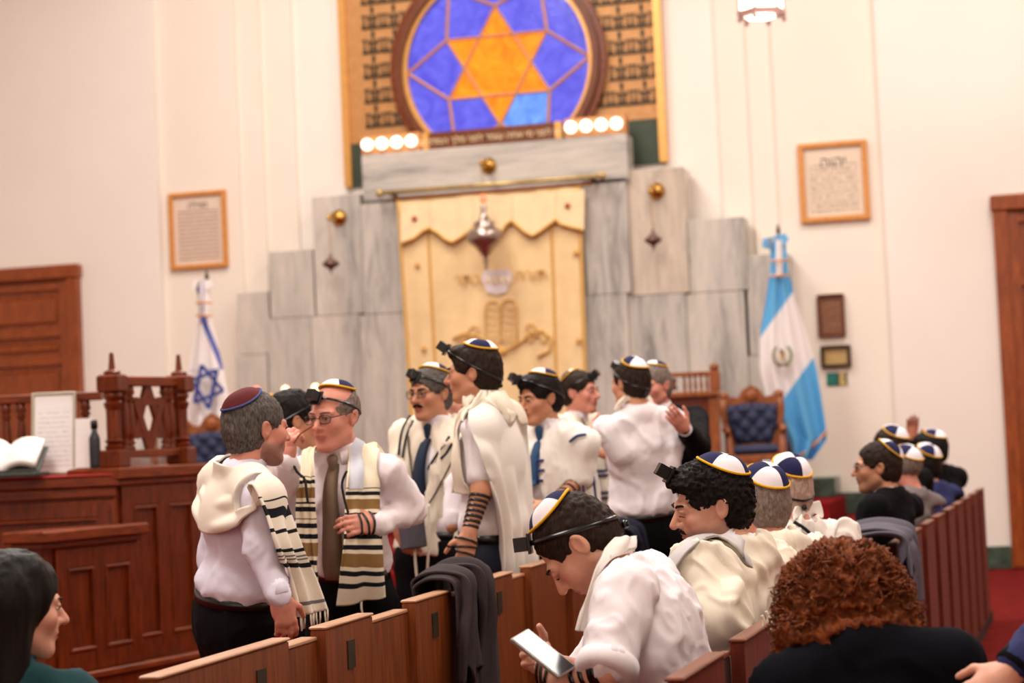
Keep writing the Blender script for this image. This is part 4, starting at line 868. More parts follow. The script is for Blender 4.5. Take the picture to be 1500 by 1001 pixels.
clothmat('tallit_cream', (244, 234, 214)); clothmat('tallit_white', (243, 238, 230)); clothmat('tallit_band', (206, 202, 202), .5, .2, weave=120); clothmat('atarah', (220, 224, 236), .5, .1, weave=150); clothmat('string_white', (236, 224, 204))
clothmat('stripe_black', (28, 28, 34)); clothmat('stripe_navy', (40, 46, 110)); clothmat('stripe_brown', (96, 84, 70)); clothmat('stripe_gold', (150, 112, 66), var=.3, weave=90)
clothmat('kippah_white', (240, 236, 242)); clothmat('kippah_navy', (32, 32, 74)); clothmat('kippah_yellow', (236, 178, 26)); clothmat('kippah_maroon', (98, 34, 36), var=.2, weave=200); clothmat('kippah_blue', (74, 84, 140)); clothmat('kippah_royal', (40, 70, 170))
plain('eye_white', (232, 226, 220), .2); plain('iris_dark', (30, 18, 12), .15); plain('glasses_black', (18, 15, 16), .25); plain('phone_black', (14, 14, 16), .12); plain('phone_case', (150, 140, 130), .3); plain('metal_grey', (150, 150, 152), .3, .9); plain('strap_gloss', (14, 13, 13), .22)
t_ = NT('lens_glass'); t_.base(col=L((120, 90, 80)), rough=.05, spec=.8); t_.b.inputs['Alpha'].default_value = .28
def stripemat(name, base, stripes, vmax):
    """woven cross stripes: stripes (v0, v1, colour) in metres along the cloth"""
    t = NT(name); sp = t.n('ShaderNodeSeparateXYZ'); tc = t.n('ShaderNodeTexCoord'); t.l(tc.outputs['UV'], sp.inputs[0])
    d = t.n('ShaderNodeMath', operation='DIVIDE'); t.l(sp.outputs[1], d.inputs[0]); d.inputs[1].default_value = vmax
    st = [(0, L(base))]
    for a, b, c in stripes: st += [(a/vmax, L(c)), (b/vmax, L(base))]
    t.base(link=t.ramp(d.outputs[0], st, 'CONSTANT'), rough=.8, spec=.2); t.bump(t.noise(t.coords((1, 1, 1)), 420, 2), .12, .002)
def rotm(yaw=0, pitch=0, roll=0): return np.array(Matrix.Rotation(yaw, 3, 'Z') @ Matrix.Rotation(pitch, 3, 'X') @ Matrix.Rotation(roll, 3, 'Y'))
A3 = lambda *p: np.array(p, float)
class Person:
    def __init__(s, label, loc, phi, H=1.75, sit=False, skin='skin_fair', h=.014, group=None, seat=.45, belly=0, wid=1.0, rz=None):
        s.rz = YAW+math.radians(phi) if rz is None else rz; s.loc = Vector(loc); s.root = thing('person', s.loc, label, 'person', group, s.rz)
        s.Mi = (Matrix.Translation(s.loc) @ Matrix.Rotation(s.rz, 4, 'Z')).inverted(); s.skin = skin; s.h = h; s.belly = belly; s.sit = sit
        k = H/1.75 if not sit else 1.0; s.k = k; s.wid = wid; J = s.J = {}
        J['pel'] = A3(0, 0, .95*k) if not sit else A3(0, .02, seat+.11)
        top = J['pel'][2]+.52*k
        J['neck'] = A3(0, .01, top); J['head'] = A3(0, -.02, top+.16*k)
        for sd, n in ((1, 'L'), (-1, 'R')):
            J['hip'+n] = A3(sd*.09*k, 0, .92*k) if not sit else A3(sd*.1, -.02, seat+.1)
            J['kne'+n] = A3(sd*.1*k, -.02, .5*k) if not sit else A3(sd*.13, -.45, seat+.07)
            J['ank'+n] = A3(sd*.1*k, .02, .09*k) if not sit else A3(sd*.13, -.43, .09)
        s.hands = {}; s.headM = None; s.hs = .97; s.twist = 0; s.lip = True; s.stub = 0; s.face = True; s.arms = True
    def against(s, x):
        """lean on an upright face at world x: nothing of the person passes it"""
        n = np.array(s.Mi.to_3x3() @ Vector((1, 0, 0))); s.planes = [(n, x-s.loc.x, .995)]; return s
    # ---- pixels to this person's own frame
    def px(s, x, y, Z): p = s.Mi @ at(x, y, Z); return np.array(p)
    def cast(s, sh, pts, Z, near=.8, far=.8):
        O = np.array(s.Mi @ CAM); D = np.array([(s.Mi.to_3x3() @ ray(x, y)) for x, y in pts]); t = np.full(len(pts), Z-near); ok = np.ones(len(pts), bool)
        nr = np.linalg.norm(D, axis=1)
        for _ in range(70):
            f = sh(O+D*t[:, None]); t = t+np.maximum(f, .0008)*.85/nr*(f > .0005)
        f = sh(O+D*t[:, None]); ok = (f < .01) & (t < Z+far); return O+D*t[:, None], ok
    def head_at(s, x, y, Z, phi, pitch=0, roll=0):
        """pixel of the head's centre; phi as for the body (0 faces the camera), pitch > 0 looks down"""
        s.J['head'] = s.px(x, y, Z); yaw = YAW+math.radians(phi)-s.rz; s.R = rotm(yaw, math.radians(pitch), math.radians(roll)); return s
    def finish_spine(s, back=.03, drop=.15, follow=1.0):
        J = s.J
        if not hasattr(s, 'R'): s.R = rotm()
        J['neck'] = J['head']+s.R@A3(0, .03, -.06)*s.hs+A3(0, back*.6, -(drop-.06)*s.k) if 'neckfix' not in J else J['neckfix']
        sp = J['neck']-J['pel']; s.up = sp/np.linalg.norm(sp); J['chest'] = J['pel']+sp*.66; J['mid'] = J['pel']+sp*.33
        x = np.array(Matrix.Rotation(s.twist, 3, 'Z') @ Vector((1, 0, 0))); x = x-s.up*(x@s.up); x /= np.linalg.norm(x); y = np.cross(s.up, x); s.T = np.stack([x, y, s.up], 1)
        for sd, n in ((1, 'L'), (-1, 'R')):
            if 'sho'+n not in J: J['sho'+n] = J['neck']+s.T@A3(sd*.178*s.k*s.wid, .01, -getattr(s, 'slope', .055)*s.k)
            if 'elb'+n not in J: J['elb'+n] = J['sho'+n]+A3(sd*.05, .02, -.29*s.k)
            if 'wri'+n not in J: J['wri'+n] = J['elb'+n]+A3(sd*.0, -.06, -.25*s.k)
    def torso(s, S, d=0, k=.03, arms=1.0, low=True):
        J, K, T, b, w_ = s.J, s.k, s.T, s.belly, s.wid
        S.el(J['pel'], A3(.152*w_, .105+b*.4, .13)*K+d, T, k).el(J['mid']+T@A3(0, -b*.55, 0), A3(.136*w_+b*.5, .098+b*.7, .19)*K+d, T, k).el(J['chest'], A3(.15*w_, .103+b*.2, .175)*K+d, T, k)
        if getattr(s, 'hunch', 0): S.el(J['chest']+T@A3(0, .05, .03), A3(.165*w_, .1, .17)*K+d, T, k).el(J['mid']+T@A3(0, .05, .02), A3(.16*w_, .11, .2)*K+d, T, k)
        S.rc(J['shoL'], J['shoR'], .044*K+d, None, k); c = J['neck']+s.up*.01
        for n in 'LR': S.rc(J['sho'+n], c+T@A3(0, .01, .0), .042*K+d, .040*K+d, k)
        return S
    def arm(s, S, n, d0=0, d1=0, frac=1.0, k=.025):
        J, K = s.J, s.k; S.rc(J['sho'+n], J['elb'+n], .047*K+d0, .038*K+d0*1.1, k)
        if frac > 1e-3: S.rc(J['elb'+n], J['elb'+n]+(J['wri'+n]-J['elb'+n])*frac, .038*K+d1, (.038+(.026-.038)*frac)*K+d1, k)
        return S
    def legs(s, S, d=0, k=.03):
        J, K = s.J, s.k
        for n in 'LR': S.rc(J['hip'+n], J['kne'+n], .088*K+d, .06*K+d, k).rc(J['kne'+n], J['ank'+n], .058*K+d, .04*K+d, k)
        return S
    def hand(s, S, n):
        """palm and five bent fingers"""
        w_, d, nn, curl, sc = s.hands[n]; sd = 1 if n == 'L' else -1; d = d/np.linalg.norm(d); nn = nn-d*(nn@d); nn /= np.linalg.norm(nn); t = -sd*np.cross(d, nn)
        R = np.stack([t, d, nn], 1); S.el(w_+d*.048*sc, A3(.041, .056, .017)*sc, R, .012)
        S.rc(w_-d*.01, w_+d*.03*sc, .025, .024*sc, .02)
        for i, (o, L_) in enumerate(((.029, .078), (.0095, .088), (-.010, .082), (-.029, .064))):
            p = w_+d*(.092-.004*abs(i-1))*sc+t*o*sc; a = curl*(.8+.1*i); q = d+t*o*1.2
            for j, fr in enumerate((.45, .31, .24)):
                dd = q*math.cos(a)+nn*math.sin(a); dd /= np.linalg.norm(dd); p2 = p+dd*L_*fr*sc; S.rc(p, p2, (.0094-.0008*j)*sc, (.0088-.0009*j)*sc, .005); p = p2; a += curl*1.05
        b = w_+d*.028*sc+t*.026*sc; q = d*.62+t*.72+nn*.32; q /= np.linalg.norm(q); m_ = b+q*.045*sc; e = m_+(q*.5+d*.75+nn*.25*(1+curl))*.033*sc
        S.rc(b, m_, .0135*sc, .0105*sc, .012).rc(m_, e, .0105*sc, .0085*sc, .005); return S
    def head(s, S):
        R, c, h = s.R, s.J['head'], s.hs; P = lambda *p: c+R@(A3(*p)*h)
        S.el(P(0, .017, .035), A3(.075, .096, .088)*h, R, .02).el(P(0, -.028, -.028), A3(.061, .066, .083)*h, R, .03)
        S.rc(P(0, .02, -.045), s.J['neck']+s.T@A3(0, .005, 0), .053*h, .058*h*(1+s.belly), .02)
        if not s.face: return S.el(P(.079, .015, -.005), A3(.008, .018, .03)*h, R@rotm(0, -.15, .2), .006).el(P(-.079, .015, -.005), A3(.008, .018, .03)*h, R@rotm(0, -.15, -.2), .006)
        S.el(P(0, -.073, -.096), A3(.026, .022, .02)*h, R, .03)
        for sd in (1, -1):
            S.rc(P(sd*.052, .0, -.056), P(sd*.018, -.062, -.093), .019*h, .017*h, .025).el(P(sd*.040, -.062, -.018), A3(.024, .022, .022)*h, R, .025)
            S.rc(P(sd*.012, -.087, .028), P(sd*.045, -.076, .026), .0115*h, .009*h, .014)
        for sd in (1, -1): S.el(P(sd*.030, -.104, .009), A3(.017, .017, .0135)*h, R, .012, 's')
        S.rc(P(0, -.088, .018), P(0, -.1165, -.023), .0085*h, .0125*h, .010).el(P(.0125, -.101, -.026), A3(.0085, .011, .008)*h, R, .006).el(P(-.0125, -.101, -.026), A3(.0085, .011, .008)*h, R, .006)
        S.el(P(0, -.087, -.05), A3(.026, .012, .02)*h, R, .015).el(P(0, -.0945, -.054), A3(.022, .0085, .0052)*h, R, .004).el(P(0, -.093, -.0645), A3(.019, .0095, .0062)*h, R, .004).el(P(0, -.104, -.0592), A3(.023, .011, .0016)*h, R, .003, 's')
        for sd in (1, -1):
            E = R@rotm(0, -.18, sd*.25); S.el(P(sd*.079, .014, -.003), A3(.0095, .020, .032)*h, E, .005).el(P(sd*.0885, .008, .002), A3(.008, .013, .021)*h, E, .004, 's')
            S.el(P(sd*.030, -.086, .0145), A3(.0155, .0125, .0062)*h, R, .004)      # upper lid
        return S
    def build_body(s, fine=.0062, hfine=.006):
        S = Shape(); s.torso(S); s.legs(S)
        for n in 'LR': s.arm(S, n)
        boxes = []
        for n in s.hands: s.hand(S, n); w_, d = s.hands[n][0], s.hands[n][1]/np.linalg.norm(s.hands[n][1]); c = w_+d*.07; boxes.append((c-.125, c+.125, hfine))
        s.head(S); c = s.J['head']; boxes.append((c-.15, c+.15, fine)); s.body = S
        S.fit(s, .045); V, F = S.mesh(s.h, boxes); V = smooth(V, F, 1, .35); o = mesh('body', V, F, s.skin, s.root, True)
        q = ((V-c)@s.R)/s.hs; tint = np.zeros((len(V), 4), np.float32); tint[:, 3] = 1
        if s.face:
            lp = ((q[:, 0]/.024)**2+((q[:, 2]+.0592)/.0105)**2 < 1) & (q[:, 1] < -.085); tint[:, 0] = lp*.75
            tint[:, 2] = np.clip(1-((np.abs(q[:, 0])-.042)/.03)**2-((q[:, 2]+.018)/.03)**2, 0, 1)*(q[:, 1] < -.03)*.3+np.clip(1-(q[:, 0]/.022)**2-((q[:, 2]+.02)/.02)**2, 0, 1)*(q[:, 1] < -.09)*.35
            if s.stub: tint[:, 1] = s.stub*np.clip((-.036-q[:, 2]+.25*np.maximum(0, q[:, 1]+.02))/.02, 0, 1)*(q[:, 2] > -.135)*(q[:, 1] < .02)*(~lp)
        a = o.data.color_attributes.new('tint', 'FLOAT_COLOR', 'POINT'); a.data.foreach_set('color', tint.ravel()); return s
    # ---- features and things worn
    def HP(s, *p): return s.J['head']+s.R@(A3(*p)*s.hs)
    def eyes(s, closed=False, brow='hair_dark', browr=.0035, lash=True):
        for sd in (1, -1):
            if not closed:
                e = MB(); M_ = s.HP(sd*.030, -.0835, .0075); V = []; 
                e.ball((0, 0, 0), 1, 10, 7); Vv = np.array(e.v)*A3(.0135, .0095, .0075)*s.hs@s.R.T+M_; o = mesh('eye', Vv, e.f, 'eye_white', s.root, True)
                Vi = np.array(e.v)*A3(.0056, .003, .0056)*s.hs@s.R.T+s.HP(sd*.030, -.0915, .007); mesh('iris', Vi, e.f, 'iris_dark', o, True)
            z = .0125 if not closed else .003
            if lash: MB().tube([s.HP(sd*.017, -.0955, z-.005), s.HP(sd*.024, -.0985, z), s.HP(sd*.034, -.0975, z), s.HP(sd*.043, -.089, z-.005)], .0013*s.hs, 5).build('eyelash', 'hair_black', s.root, world=False)
            if brow: MB().tube([s.HP(sd*.012, -.0985, .0265), s.HP(sd*.026, -.0985, .031), s.HP(sd*.040, -.089, .031), s.HP(sd*.050, -.078, .026)], [browr*.8, browr, browr, browr*.4], 6).build('eyebrow', brow, s.root, True, world=False)
        return s
    def moustache(s, mat, r=.0055, w=.026, droop=.008):
        S = Shape()
        for sd in (1, -1): S.rc(s.HP(sd*.003, -.1, -.0435), s.HP(sd*w*.6, -.0985, -.047), r*.9, r, .004).rc(s.HP(sd*w*.6, -.0985, -.047), s.HP(sd*w, -.089, -.047-droop), r, r*.5, .004)
        blob('moustache', S, mat, s.root, .0035, (), 1, (.0012, (160, 160, 160), 2)); return s
    def hair(s, mat, style='short', vol=.010, curl=0, front=.062, nape=-.075, h=.006, seed=1, side=1.0):
        S = Shape(); R, hs = s.R, s.hs; v = vol
        S.el(s.HP(0, .02, .036), (A3(.0765, .099, .0885)+v)*hs, R, .015)
        if style != 'bald': S.el(s.HP(0, .045, -.02), (A3(.066, .068, .07)+v*.8)*hs, R, .03)
        if style == 'curly': S.el(s.HP(0, -.05, .085), (A3(.062, .045, .03)+v*.6)*hs, R, .03)
        if style == 'quiff': S.el(s.HP(0, -.06, .095), (A3(.055, .034, .024)+v*.5)*hs, R, .025)
        # face, ear and nape openings
        S.el(s.HP(0, -.118, front-.105), A3(.088, .088, .108)*hs, R, .008, 's')
        for sd in (1, -1):
            S.el(s.HP(sd*.082, .006, -.012), A3(.022, .026, .035)*hs, R, .004, 's').el(s.HP(sd*.085, -.045, -.045), A3(.04, .05, .055)*hs*side, R, .008, 's')
        if style == 'bald': S.el(s.HP(0, -.02, .10), A3(.075, .10, .075)*hs, R, .01, 's')
        n = R@A3(0, -.25, -1); n /= np.linalg.norm(n); S.cut(n, float(n@s.HP(0, .05, nape)), .008); s.hairS = S
        wr = [(.004 if not curl else curl, (70, 70, 70) if curl else (90, 90, 40), seed, bool(curl))]
        blob('hair', S, mat, s.root, h, (), 1, wr); return s
    def headshape(s):
        S = Shape(); S.el(s.HP(0, .017, .035), A3(.075, .096, .088)*s.hs, s.R, .02)
        if hasattr(s, 'hairS'): S.p += [q for q in s.hairS.p if q[6] == 'u']
        return S
    def kippah(s, tilt=25, roll=0, turn=45, theta=42, colors=('kippah_white', 'kippah_navy'), trim='kippah_yellow', lift=.006, cy=.017):
        S = s.headshape(); c = s.HP(0, cy, .03); B = s.R@rotm(0, math.radians(-tilt), math.radians(roll)); nt, npn = 9, 10
        def pt(th, ph, off): d = np.stack([np.sin(th)*np.cos(ph), np.sin(th)*np.sin(ph), np.cos(th)], -1).reshape(-1, 3)@B.T; return ring_pts(S, np.repeat(c[None], len(d), 0), d, off)
        T = math.radians(theta*.84 if theta > 45 else theta); root = None
        for k in range(4):
            ph = math.radians(turn)+math.pi/2*(k+np.linspace(0, 1, npn+1)); th = np.linspace(0.01, T, nt+1); TH, PH = np.meshgrid(th, ph, indexing='ij')
            base = pt(TH.ravel(), PH.ravel(), .003); up = pt(TH.ravel(), PH.ravel(), .0055+lift*0); up = up+(lift*np.sin(np.clip(TH.ravel()/T, 0, 1)*math.pi*.9+.2)[:, None])*(B@A3(0, 0, 1)); n = len(up); m = npn+1; F = []
            for i in range(nt):
                for j in range(npn): a = i*m+j; F += [(a, a+m, a+m+1, a+1), (n+a, n+a+1, n+a+m+1, n+a+m)]
            if root is None:
                Fl = []; full = pt(*[q.ravel() for q in np.meshgrid(np.linspace(.01, T*.97, 6), np.linspace(0, 2*math.pi, 25), indexing='ij')], .002)
                for i in range(5):
                    for j in range(24): a = i*25+j; Fl.append((a, a+25, a+26, a+1))
                root = mesh('kippah', full, Fl, colors[0], s.root, True)
            mesh('kippah_panel', np.concatenate([up, base]), F, colors[k % 2], root, True)
        ph = np.linspace(0, 2*math.pi, 41)[:-1]; q = pt(np.full(40, T), ph, .0045)+lift*.3*(B@A3(0, 0, 1)); MB().tube([Vector(p) for p in q], .004, 6, closed=True).build('kippah_trim', trim, root, True, world=False); return s
    def tefillin(s, zb=.072, zn=-.05, size=.017, yb=-1, side=0, strap=True, w=.009):
        S = s.headshape(); c = s.HP(0, .017, .015); d0 = s.R@(A3(side, -1, zb/.1)/np.linalg.norm(A3(side, -1, zb/.1))); p = ring_pts(S, [c], [d0], .004)[0]; n = d0; x = np.cross(n, s.R[:, 2]); x /= np.linalg.norm(x); y = np.cross(n, x)
        b = MB().obox(p+n*.004, Vector(x)*size*1.35, Vector(y)*size*1.45, Vector(n)*.004, .001).build('head_tefillin', 'leather_black', s.root, world=False)
        MB().obox(p+n*(.008+size), Vector(x)*size, Vector(y)*size, Vector(n)*size, .0015).build('tefillin_box', 'leather_black', b, world=False)
        if strap:
            ph = np.linspace(0.1, 2*math.pi-.1, 60); d = np.stack([np.sin(ph), -np.cos(ph), (zb+(zn-zb)*(1-np.cos(ph))/2)/.1], 1); d /= np.linalg.norm(d, axis=1, keepdims=True); d = d@s.R.T
            q = ring_pts(S, np.repeat(c[None], 60, 0), d, .002); ribbon('head_strap', q, d, w, .0022, 'strap_gloss', b)
            k = s.HP(0, .11, zn-.01); MB().ball(tuple(k), .011).build('knot', 'strap_gloss', b, True, world=False)
        return s
    def glasses(s, mat='glasses_black', z=.006, w=.025, h=.017, r=.0018, half=False):
        g = None
        for sd in (1, -1):
            P = [s.HP(sd*(.032+w*math.copysign(abs(math.cos(a))**.6, math.cos(a))), -.107+.006*abs(math.cos(a)), z+h*math.copysign(abs(math.sin(a))**.7, math.sin(a))) for a in np.linspace(0, 2*math.pi, 21)[:-1]]
            o = MB().tube([Vector(p) for p in P], r*s.hs, 5, closed=True).build('glasses' if g is None else 'glasses_rim', mat, s.root if g is None else g, True, world=False); g = g or o
            mesh('lens', P, [tuple(range(20))], 'lens_glass', g); MB().tube([Vector(s.HP(sd*.057, -.1, z+.006)), Vector(s.HP(sd*.072, -.07, z+.008)), Vector(s.HP(sd*.083, .0, z+.012)), Vector(s.HP(sd*.083, .02, z))], r, 5).build('temple', mat, g, True, world=False)
        MB().tube([Vector(s.HP(-.009, -.108, z+.005)), Vector(s.HP(0, -.112, z+.007)), Vector(s.HP(.009, -.108, z+.005))], r, 5).build('bridge', mat, g, True, world=False); return s
    def shirt(s, mat, d=.012, sleeve=(1.0, 1.0), belt=None, name='shirt', wr=[(.006, (13, 13, 8), 4), (.003, (30, 30, 20), 7)], collar=True, k=.028, da=.014, cuff=None, h=None, tuck=True):
        S = Shape(); d = d*.7; da = da*.72; s.torso(S, d, k)
        for n, fr in zip('LR', sleeve):
            if fr is not None:
                if fr >= 0: s.arm(S, n, da, da*.8, fr, .018)
                else: S.rc(s.J['sho'+n], s.J['sho'+n]+(s.J['elb'+n]-s.J['sho'+n])*(-fr), .047*s.k+da, .044*s.k+da, .018)
        if tuck: S.el(s.J['pel']+s.up*.13*s.k, A3(.148*s.wid+s.belly*.5, .108+s.belly*.7, .07)*s.k+d, s.T, .03)
        if tuck: b = s.J['pel']+s.up*(.085*s.k if belt is None else belt); S.cut(-s.up, float(-s.up@b), .006)
        else: b = s.J['pel']-s.up*(.12); S.cut(-s.up, float(-s.up@b), .006)
        nk = s.J['neck']; S.rc(nk, nk+(s.J['head']-nk)*.42, .066*s.k, .060*s.k, .02)
        cc = nk+(s.HP(0, .02, -.06)-nk)*.62; nn = s.HP(0, .02, -.06)-nk; nn /= np.linalg.norm(nn); nn = nn-s.T@A3(0, 1, 0)*-.35*1; nn /= np.linalg.norm(nn)
        top = Shape(); top.p = list(S.p); S.cut(nn, float(nn@cc), .004); s.shirtS = S; S.fit(s, .028)
        blob(name, S, mat, s.root, h or s.h*.9, (), 1, wr)
        if cuff:
            for n, fr in zip('LR', sleeve):
                if fr and fr > .8: e, w_ = s.J['elb'+n], s.J['wri'+n]; ax = (w_-e)/np.linalg.norm(w_-e); MB().lathe(Vector(w_-ax*.045), [(.033, 0), (.0375, .003), (.0375, .05), (.033, .053)], 14, Vector(ax)).build('cuff', mat, s.root, True, world=False)
        return s
    def collar(s, mat='shirt_white', r=.064, ht=.036):
        nk = s.J['neck']; up = s.HP(0, .02, -.06)-nk; L_ = np.linalg.norm(up); up /= L_; c0 = nk+up*L_*.28; V = []; n = 28
        for i in range(n+1):
            a = math.radians(-65+ (360-50)*i/n*1.0)+math.radians(-0); a = math.radians(-90+22+(360-44)*i/n); d = s.T@A3(math.cos(a), math.sin(a), 0); fr = (1-math.sin(a))/2
            b = c0+d*r*1.12*s.k-up*(.012+.028*fr); t = c0+d*r*.95*s.k+up*(ht-.03*fr); V += [b+d*.004, t+d*.003, t-d*.003, b-d*.003]
        F = [(4*i+q, 4*i+(q+1) % 4, 4*i+4+(q+1) % 4, 4*i+4+q) for i in range(n) for q in range(4)]+[(0, 1, 2, 3), (4*n+3, 4*n+2, 4*n+1, 4*n)]
        mesh('collar', V, F, mat, s.root, True); return s
    def trousers(s, mat, d=.014, belt=True, wr=(.006, (10, 10, 5), 8), h=None):
        d = d*.5; S = Shape(); J, K, T = s.J, s.k, s.T; b = s.belly; S.el(J['pel'], A3(.155*s.wid, .11+b*.5, .15)*K+d, T, .03); s.legs(S, d); c = J['pel']+s.up*.1*K; S.el(J['pel']+s.up*.06*K, A3(.136*s.wid+b*.4, .096+b*.6, .1)*K+d, T, .03); S.cut(s.up, float(s.up@c), .006)
        S.fit(s, .015); blob('trousers', S, mat, s.root, h or s.h*1.1, (), 1, wr); s.trS = S
        if belt and not s.sit:
            ph = np.linspace(0, 2*math.pi, 49); cc = J['pel']+s.up*.088*K; dd = np.stack([np.cos(ph), np.sin(ph), ph*0], 1)@T.T; Q = Shape(); Q.p = [q for q in S.p if q[0] == 'e']; p = ring_pts(Q, np.repeat(cc[None], 49, 0), dd, .004, .35); ribbon('belt', p, dd, .034, .005, 'leather_black', s.root)
        for n in 'LR':
            a = J['ank'+n]; S2 = Shape(); z0 = .045 if a[2] < .2 else a[2]-.05; S2.rc(a+A3(0, .03, -a[2]+.05), a+A3(0, -.13, -a[2]+.042), .046, .038, .03).rc(a, a+A3(0, .01, -.03), .045, .045, .03).cut((0, 0, -1), 0.0); blob('shoe', S2, 'leather_black', s.root, .014)
        return s
    def tie(s, mat, top_w=.022, bot_w=.05, length=.42, side=0.0):
        J = s.J; f = s.T@A3(0, -1, 0); x = s.T[:, 0]; nk = J['neck']+s.up*.012; n = 24; z = np.linspace(0, 1, n); cs = nk-s.up*(.02+z*length)[:, None]+x*side*z[:, None]; p = ring_pts(s.shirtS, cs, np.repeat(f[None], n, 0), .006, .4)
        p = p+f*(.004+.012*np.sin(z*math.pi))[:, None]; w_ = top_w+(bot_w-top_w)*z**.8; w_[-2:] *= (.75, .15); V = np.concatenate([p+x*w_[:, None]-f*.004, p+f*.004, p-x*w_[:, None]-f*.004, p-f*.008]); i = np.arange(n-1); Q = [np.stack([a*n+i, b*n+i, b*n+i+1, a*n+i+1], 1) for a, b in ((0, 1), (1, 2), (2, 3), (3, 0))]
        o = mesh('tie', V, np.concatenate(Q), mat, s.root, True); k = p[0]+f*.006; S = Shape().rc(k+s.up*.014, k-s.up*.022, .021, .013, .01); blob('tie_knot', S, mat, o, .005); return s
    def arm_strap(s, n, f0, f1, turns, w=.011, upper=False):
        J = s.J; a, b = (J['sho'+n], J['elb'+n]) if upper else (J['elb'+n], J['wri'+n]); S = Shape(); s.arm(S, n); m = int(turns*26); t = np.linspace(f0, f1, m); ax = (b-a)/np.linalg.norm(b-a); x = np.cross(ax, A3(.31, .2, .9)); x /= np.linalg.norm(x); y = np.cross(ax, x); ph = np.linspace(0, turns*2*math.pi, m)
        d = np.cos(ph)[:, None]*x+np.sin(ph)[:, None]*y; q = ring_pts(S, a+(b-a)*t[:, None], d, .0015, .12); ribbon('arm_strap', q, d, w, .0025, 'strap_gloss', s.root); return s
    def hand_strap(s, n):
        w_, d, nn, curl, sc = s.hands[n]; d = d/np.linalg.norm(d); S = Shape(); s.hand(S, n); x = np.cross(d, nn); x /= np.linalg.norm(x); y = np.cross(d, x)
        for f, tilt in ((.035, .25), (.06, -.3), (.085, .15)):
            ph = np.linspace(0, 2*math.pi, 33); dd = np.cos(ph)[:, None]*x+np.sin(ph)[:, None]*y+(tilt*np.cos(ph))[:, None]*d*.4; dd /= np.linalg.norm(dd, axis=1, keepdims=True); q = ring_pts(S, np.repeat((w_+d*f*sc)[None], 33, 0), dd, .002, .08); ribbon('hand_strap', q, dd, .009, .0025, 'strap_gloss', s.root)
        return s
    def stripe(s, sh, pts, Z, w, mat, name='stripe', lift=.008, parent=None, n=24):
        P = catmull(np.array(pts, float), n); q, ok = s.cast(sh, P, Z)
        if ok.sum() < 3: return
        q = q[ok]; N = sh.grad(q); q = q+N*lift
        if len(q) > 6: q[1:-1] = (q[:-2]+2*q[1:-1]+q[2:])/4; q[1:-1] = (q[:-2]+2*q[1:-1]+q[2:])/4
        ribbon(name, q, N, w, .004, mat, parent or s.root)
    def strings(s, pts, Z, r=.004, mat='string_white', name='tzitzit', parent=None):
        P = [Vector(s.px(x, y, Z)) for x, y in pts]; P = [Vector(p) for p in catmull(np.array(P), len(P)*4)]; MB().tube(P, r, 5).build(name, mat, parent or s.root, True, world=False)
    def jacket(s, mat, d=.028, name='jacket', sleeve=(1, 1), hem=-.2, vee=True, wr=[(.007, (10, 10, 7), 3), (.003, (24, 24, 16), 5)], h=None):
        S = Shape(); d = d*.7; s.torso(S, d, .03); J = s.J; nk = J['neck']; hem = -.1 if s.sit else hem
        S.el(J['pel']-s.up*.03, A3(.165*s.wid, .12+s.belly*.6, .2)*s.k+d*.4, s.T, .03)
        S.rc(nk+s.T@A3(0, .015, -.02), nk+(J['head']-nk)*.2+s.T@A3(0, .015, 0), .06, .058, .012)
        S.el(nk+s.T@A3(0, -.025, .118), A3(.085, .10, .09), s.T, .008, 's')          # neck opening, before the sleeves are joined
        if vee: S.rc(nk+s.T@A3(0, -.13, -.02), nk+s.T@A3(0, -.19, -.26), .052, .012, .008, 's')
        S.cut(-s.up, float(-s.up@(J['pel']+s.up*hem)), .006)
        for n in 'LR': s.arm(S, n, .022, .02, .96, .02)
        s.jacS = S; S.fit(s); blob(name, S, mat, s.root, h or s.h, (), 1, wr); return s
# ================================================================== who is in the picture
def row(P, y, xl, xr, Z, Z2=None, m=5, dy=0, bulge=0):
    Z2 = Z if Z2 is None else Z2
    return [P.px(xl+(xr-xl)*i/(m-1), y+dy*i/(m-1), Z+(Z2-Z)*i/(m-1)-bulge*math.sin(math.pi*i/(m-1))) for i in range(m)]
def span(a, b, m=5): a, b = np.array(a, float), np.array(b, float); return [a+(b-a)*i/(m-1) for i in range(m)]
def shawl(P, mat, d=.034, hem=-.05, k=.09, fL=.5, fR=.5, opening=.05, wr=None, hood=True, name='tallit', h=None, grow=.0):
    """prayer shawl wrapped over shoulders and arms"""
    d = d*.75; k = k*.55; S = Shape(); P.torso(S, d, k); J = P.J
    for n, fr in zip('LR', (fL, fR)):
        if fr is None: continue
        if fr < 0: S.rc(J['sho'+n], J['sho'+n]+(J['elb'+n]-J['sho'+n])*(-fr), .048+d, .05+d, k); continue
        P.arm(S, n, d*1.1, d*1.2, fr, k)
        S.rc(J['sho'+n]*.6+J['chest']*.4, J['elb'+n]*.55+J['mid']*.45, .06+d*.5, .07+d*.5+grow, k)
    nk = J['neck']
    if hood:
        for a in (-.55, 0, .55): S.rc(nk+P.T@A3(math.sin(a)*.075, math.cos(a)*.06, -.02), nk+P.T@A3(math.sin(a)*.08, math.cos(a)*.065, .035), .022, .02, .03)
    S.cut(-P.up, float(-P.up@(J['pel']+P.up*hem)), .006)
    S.el(nk+P.up*.06, A3(.064, .07, .09), P.T, .01, 's')
    if opening: S.rc(nk+P.T@A3(0, -.16, .0), J['pel']+P.T@A3(0, -.22, 0), opening, opening*1.2, .015, 's')
    P.shS = S; S.fit(P); blob(name, S, mat, P.root, h or P.h*.85, (), 1, wr or [(.020, (9, 9, 3.2), 9), (.007, (24, 24, 9), 3)]); return S
STD = 'men standing in the aisle'
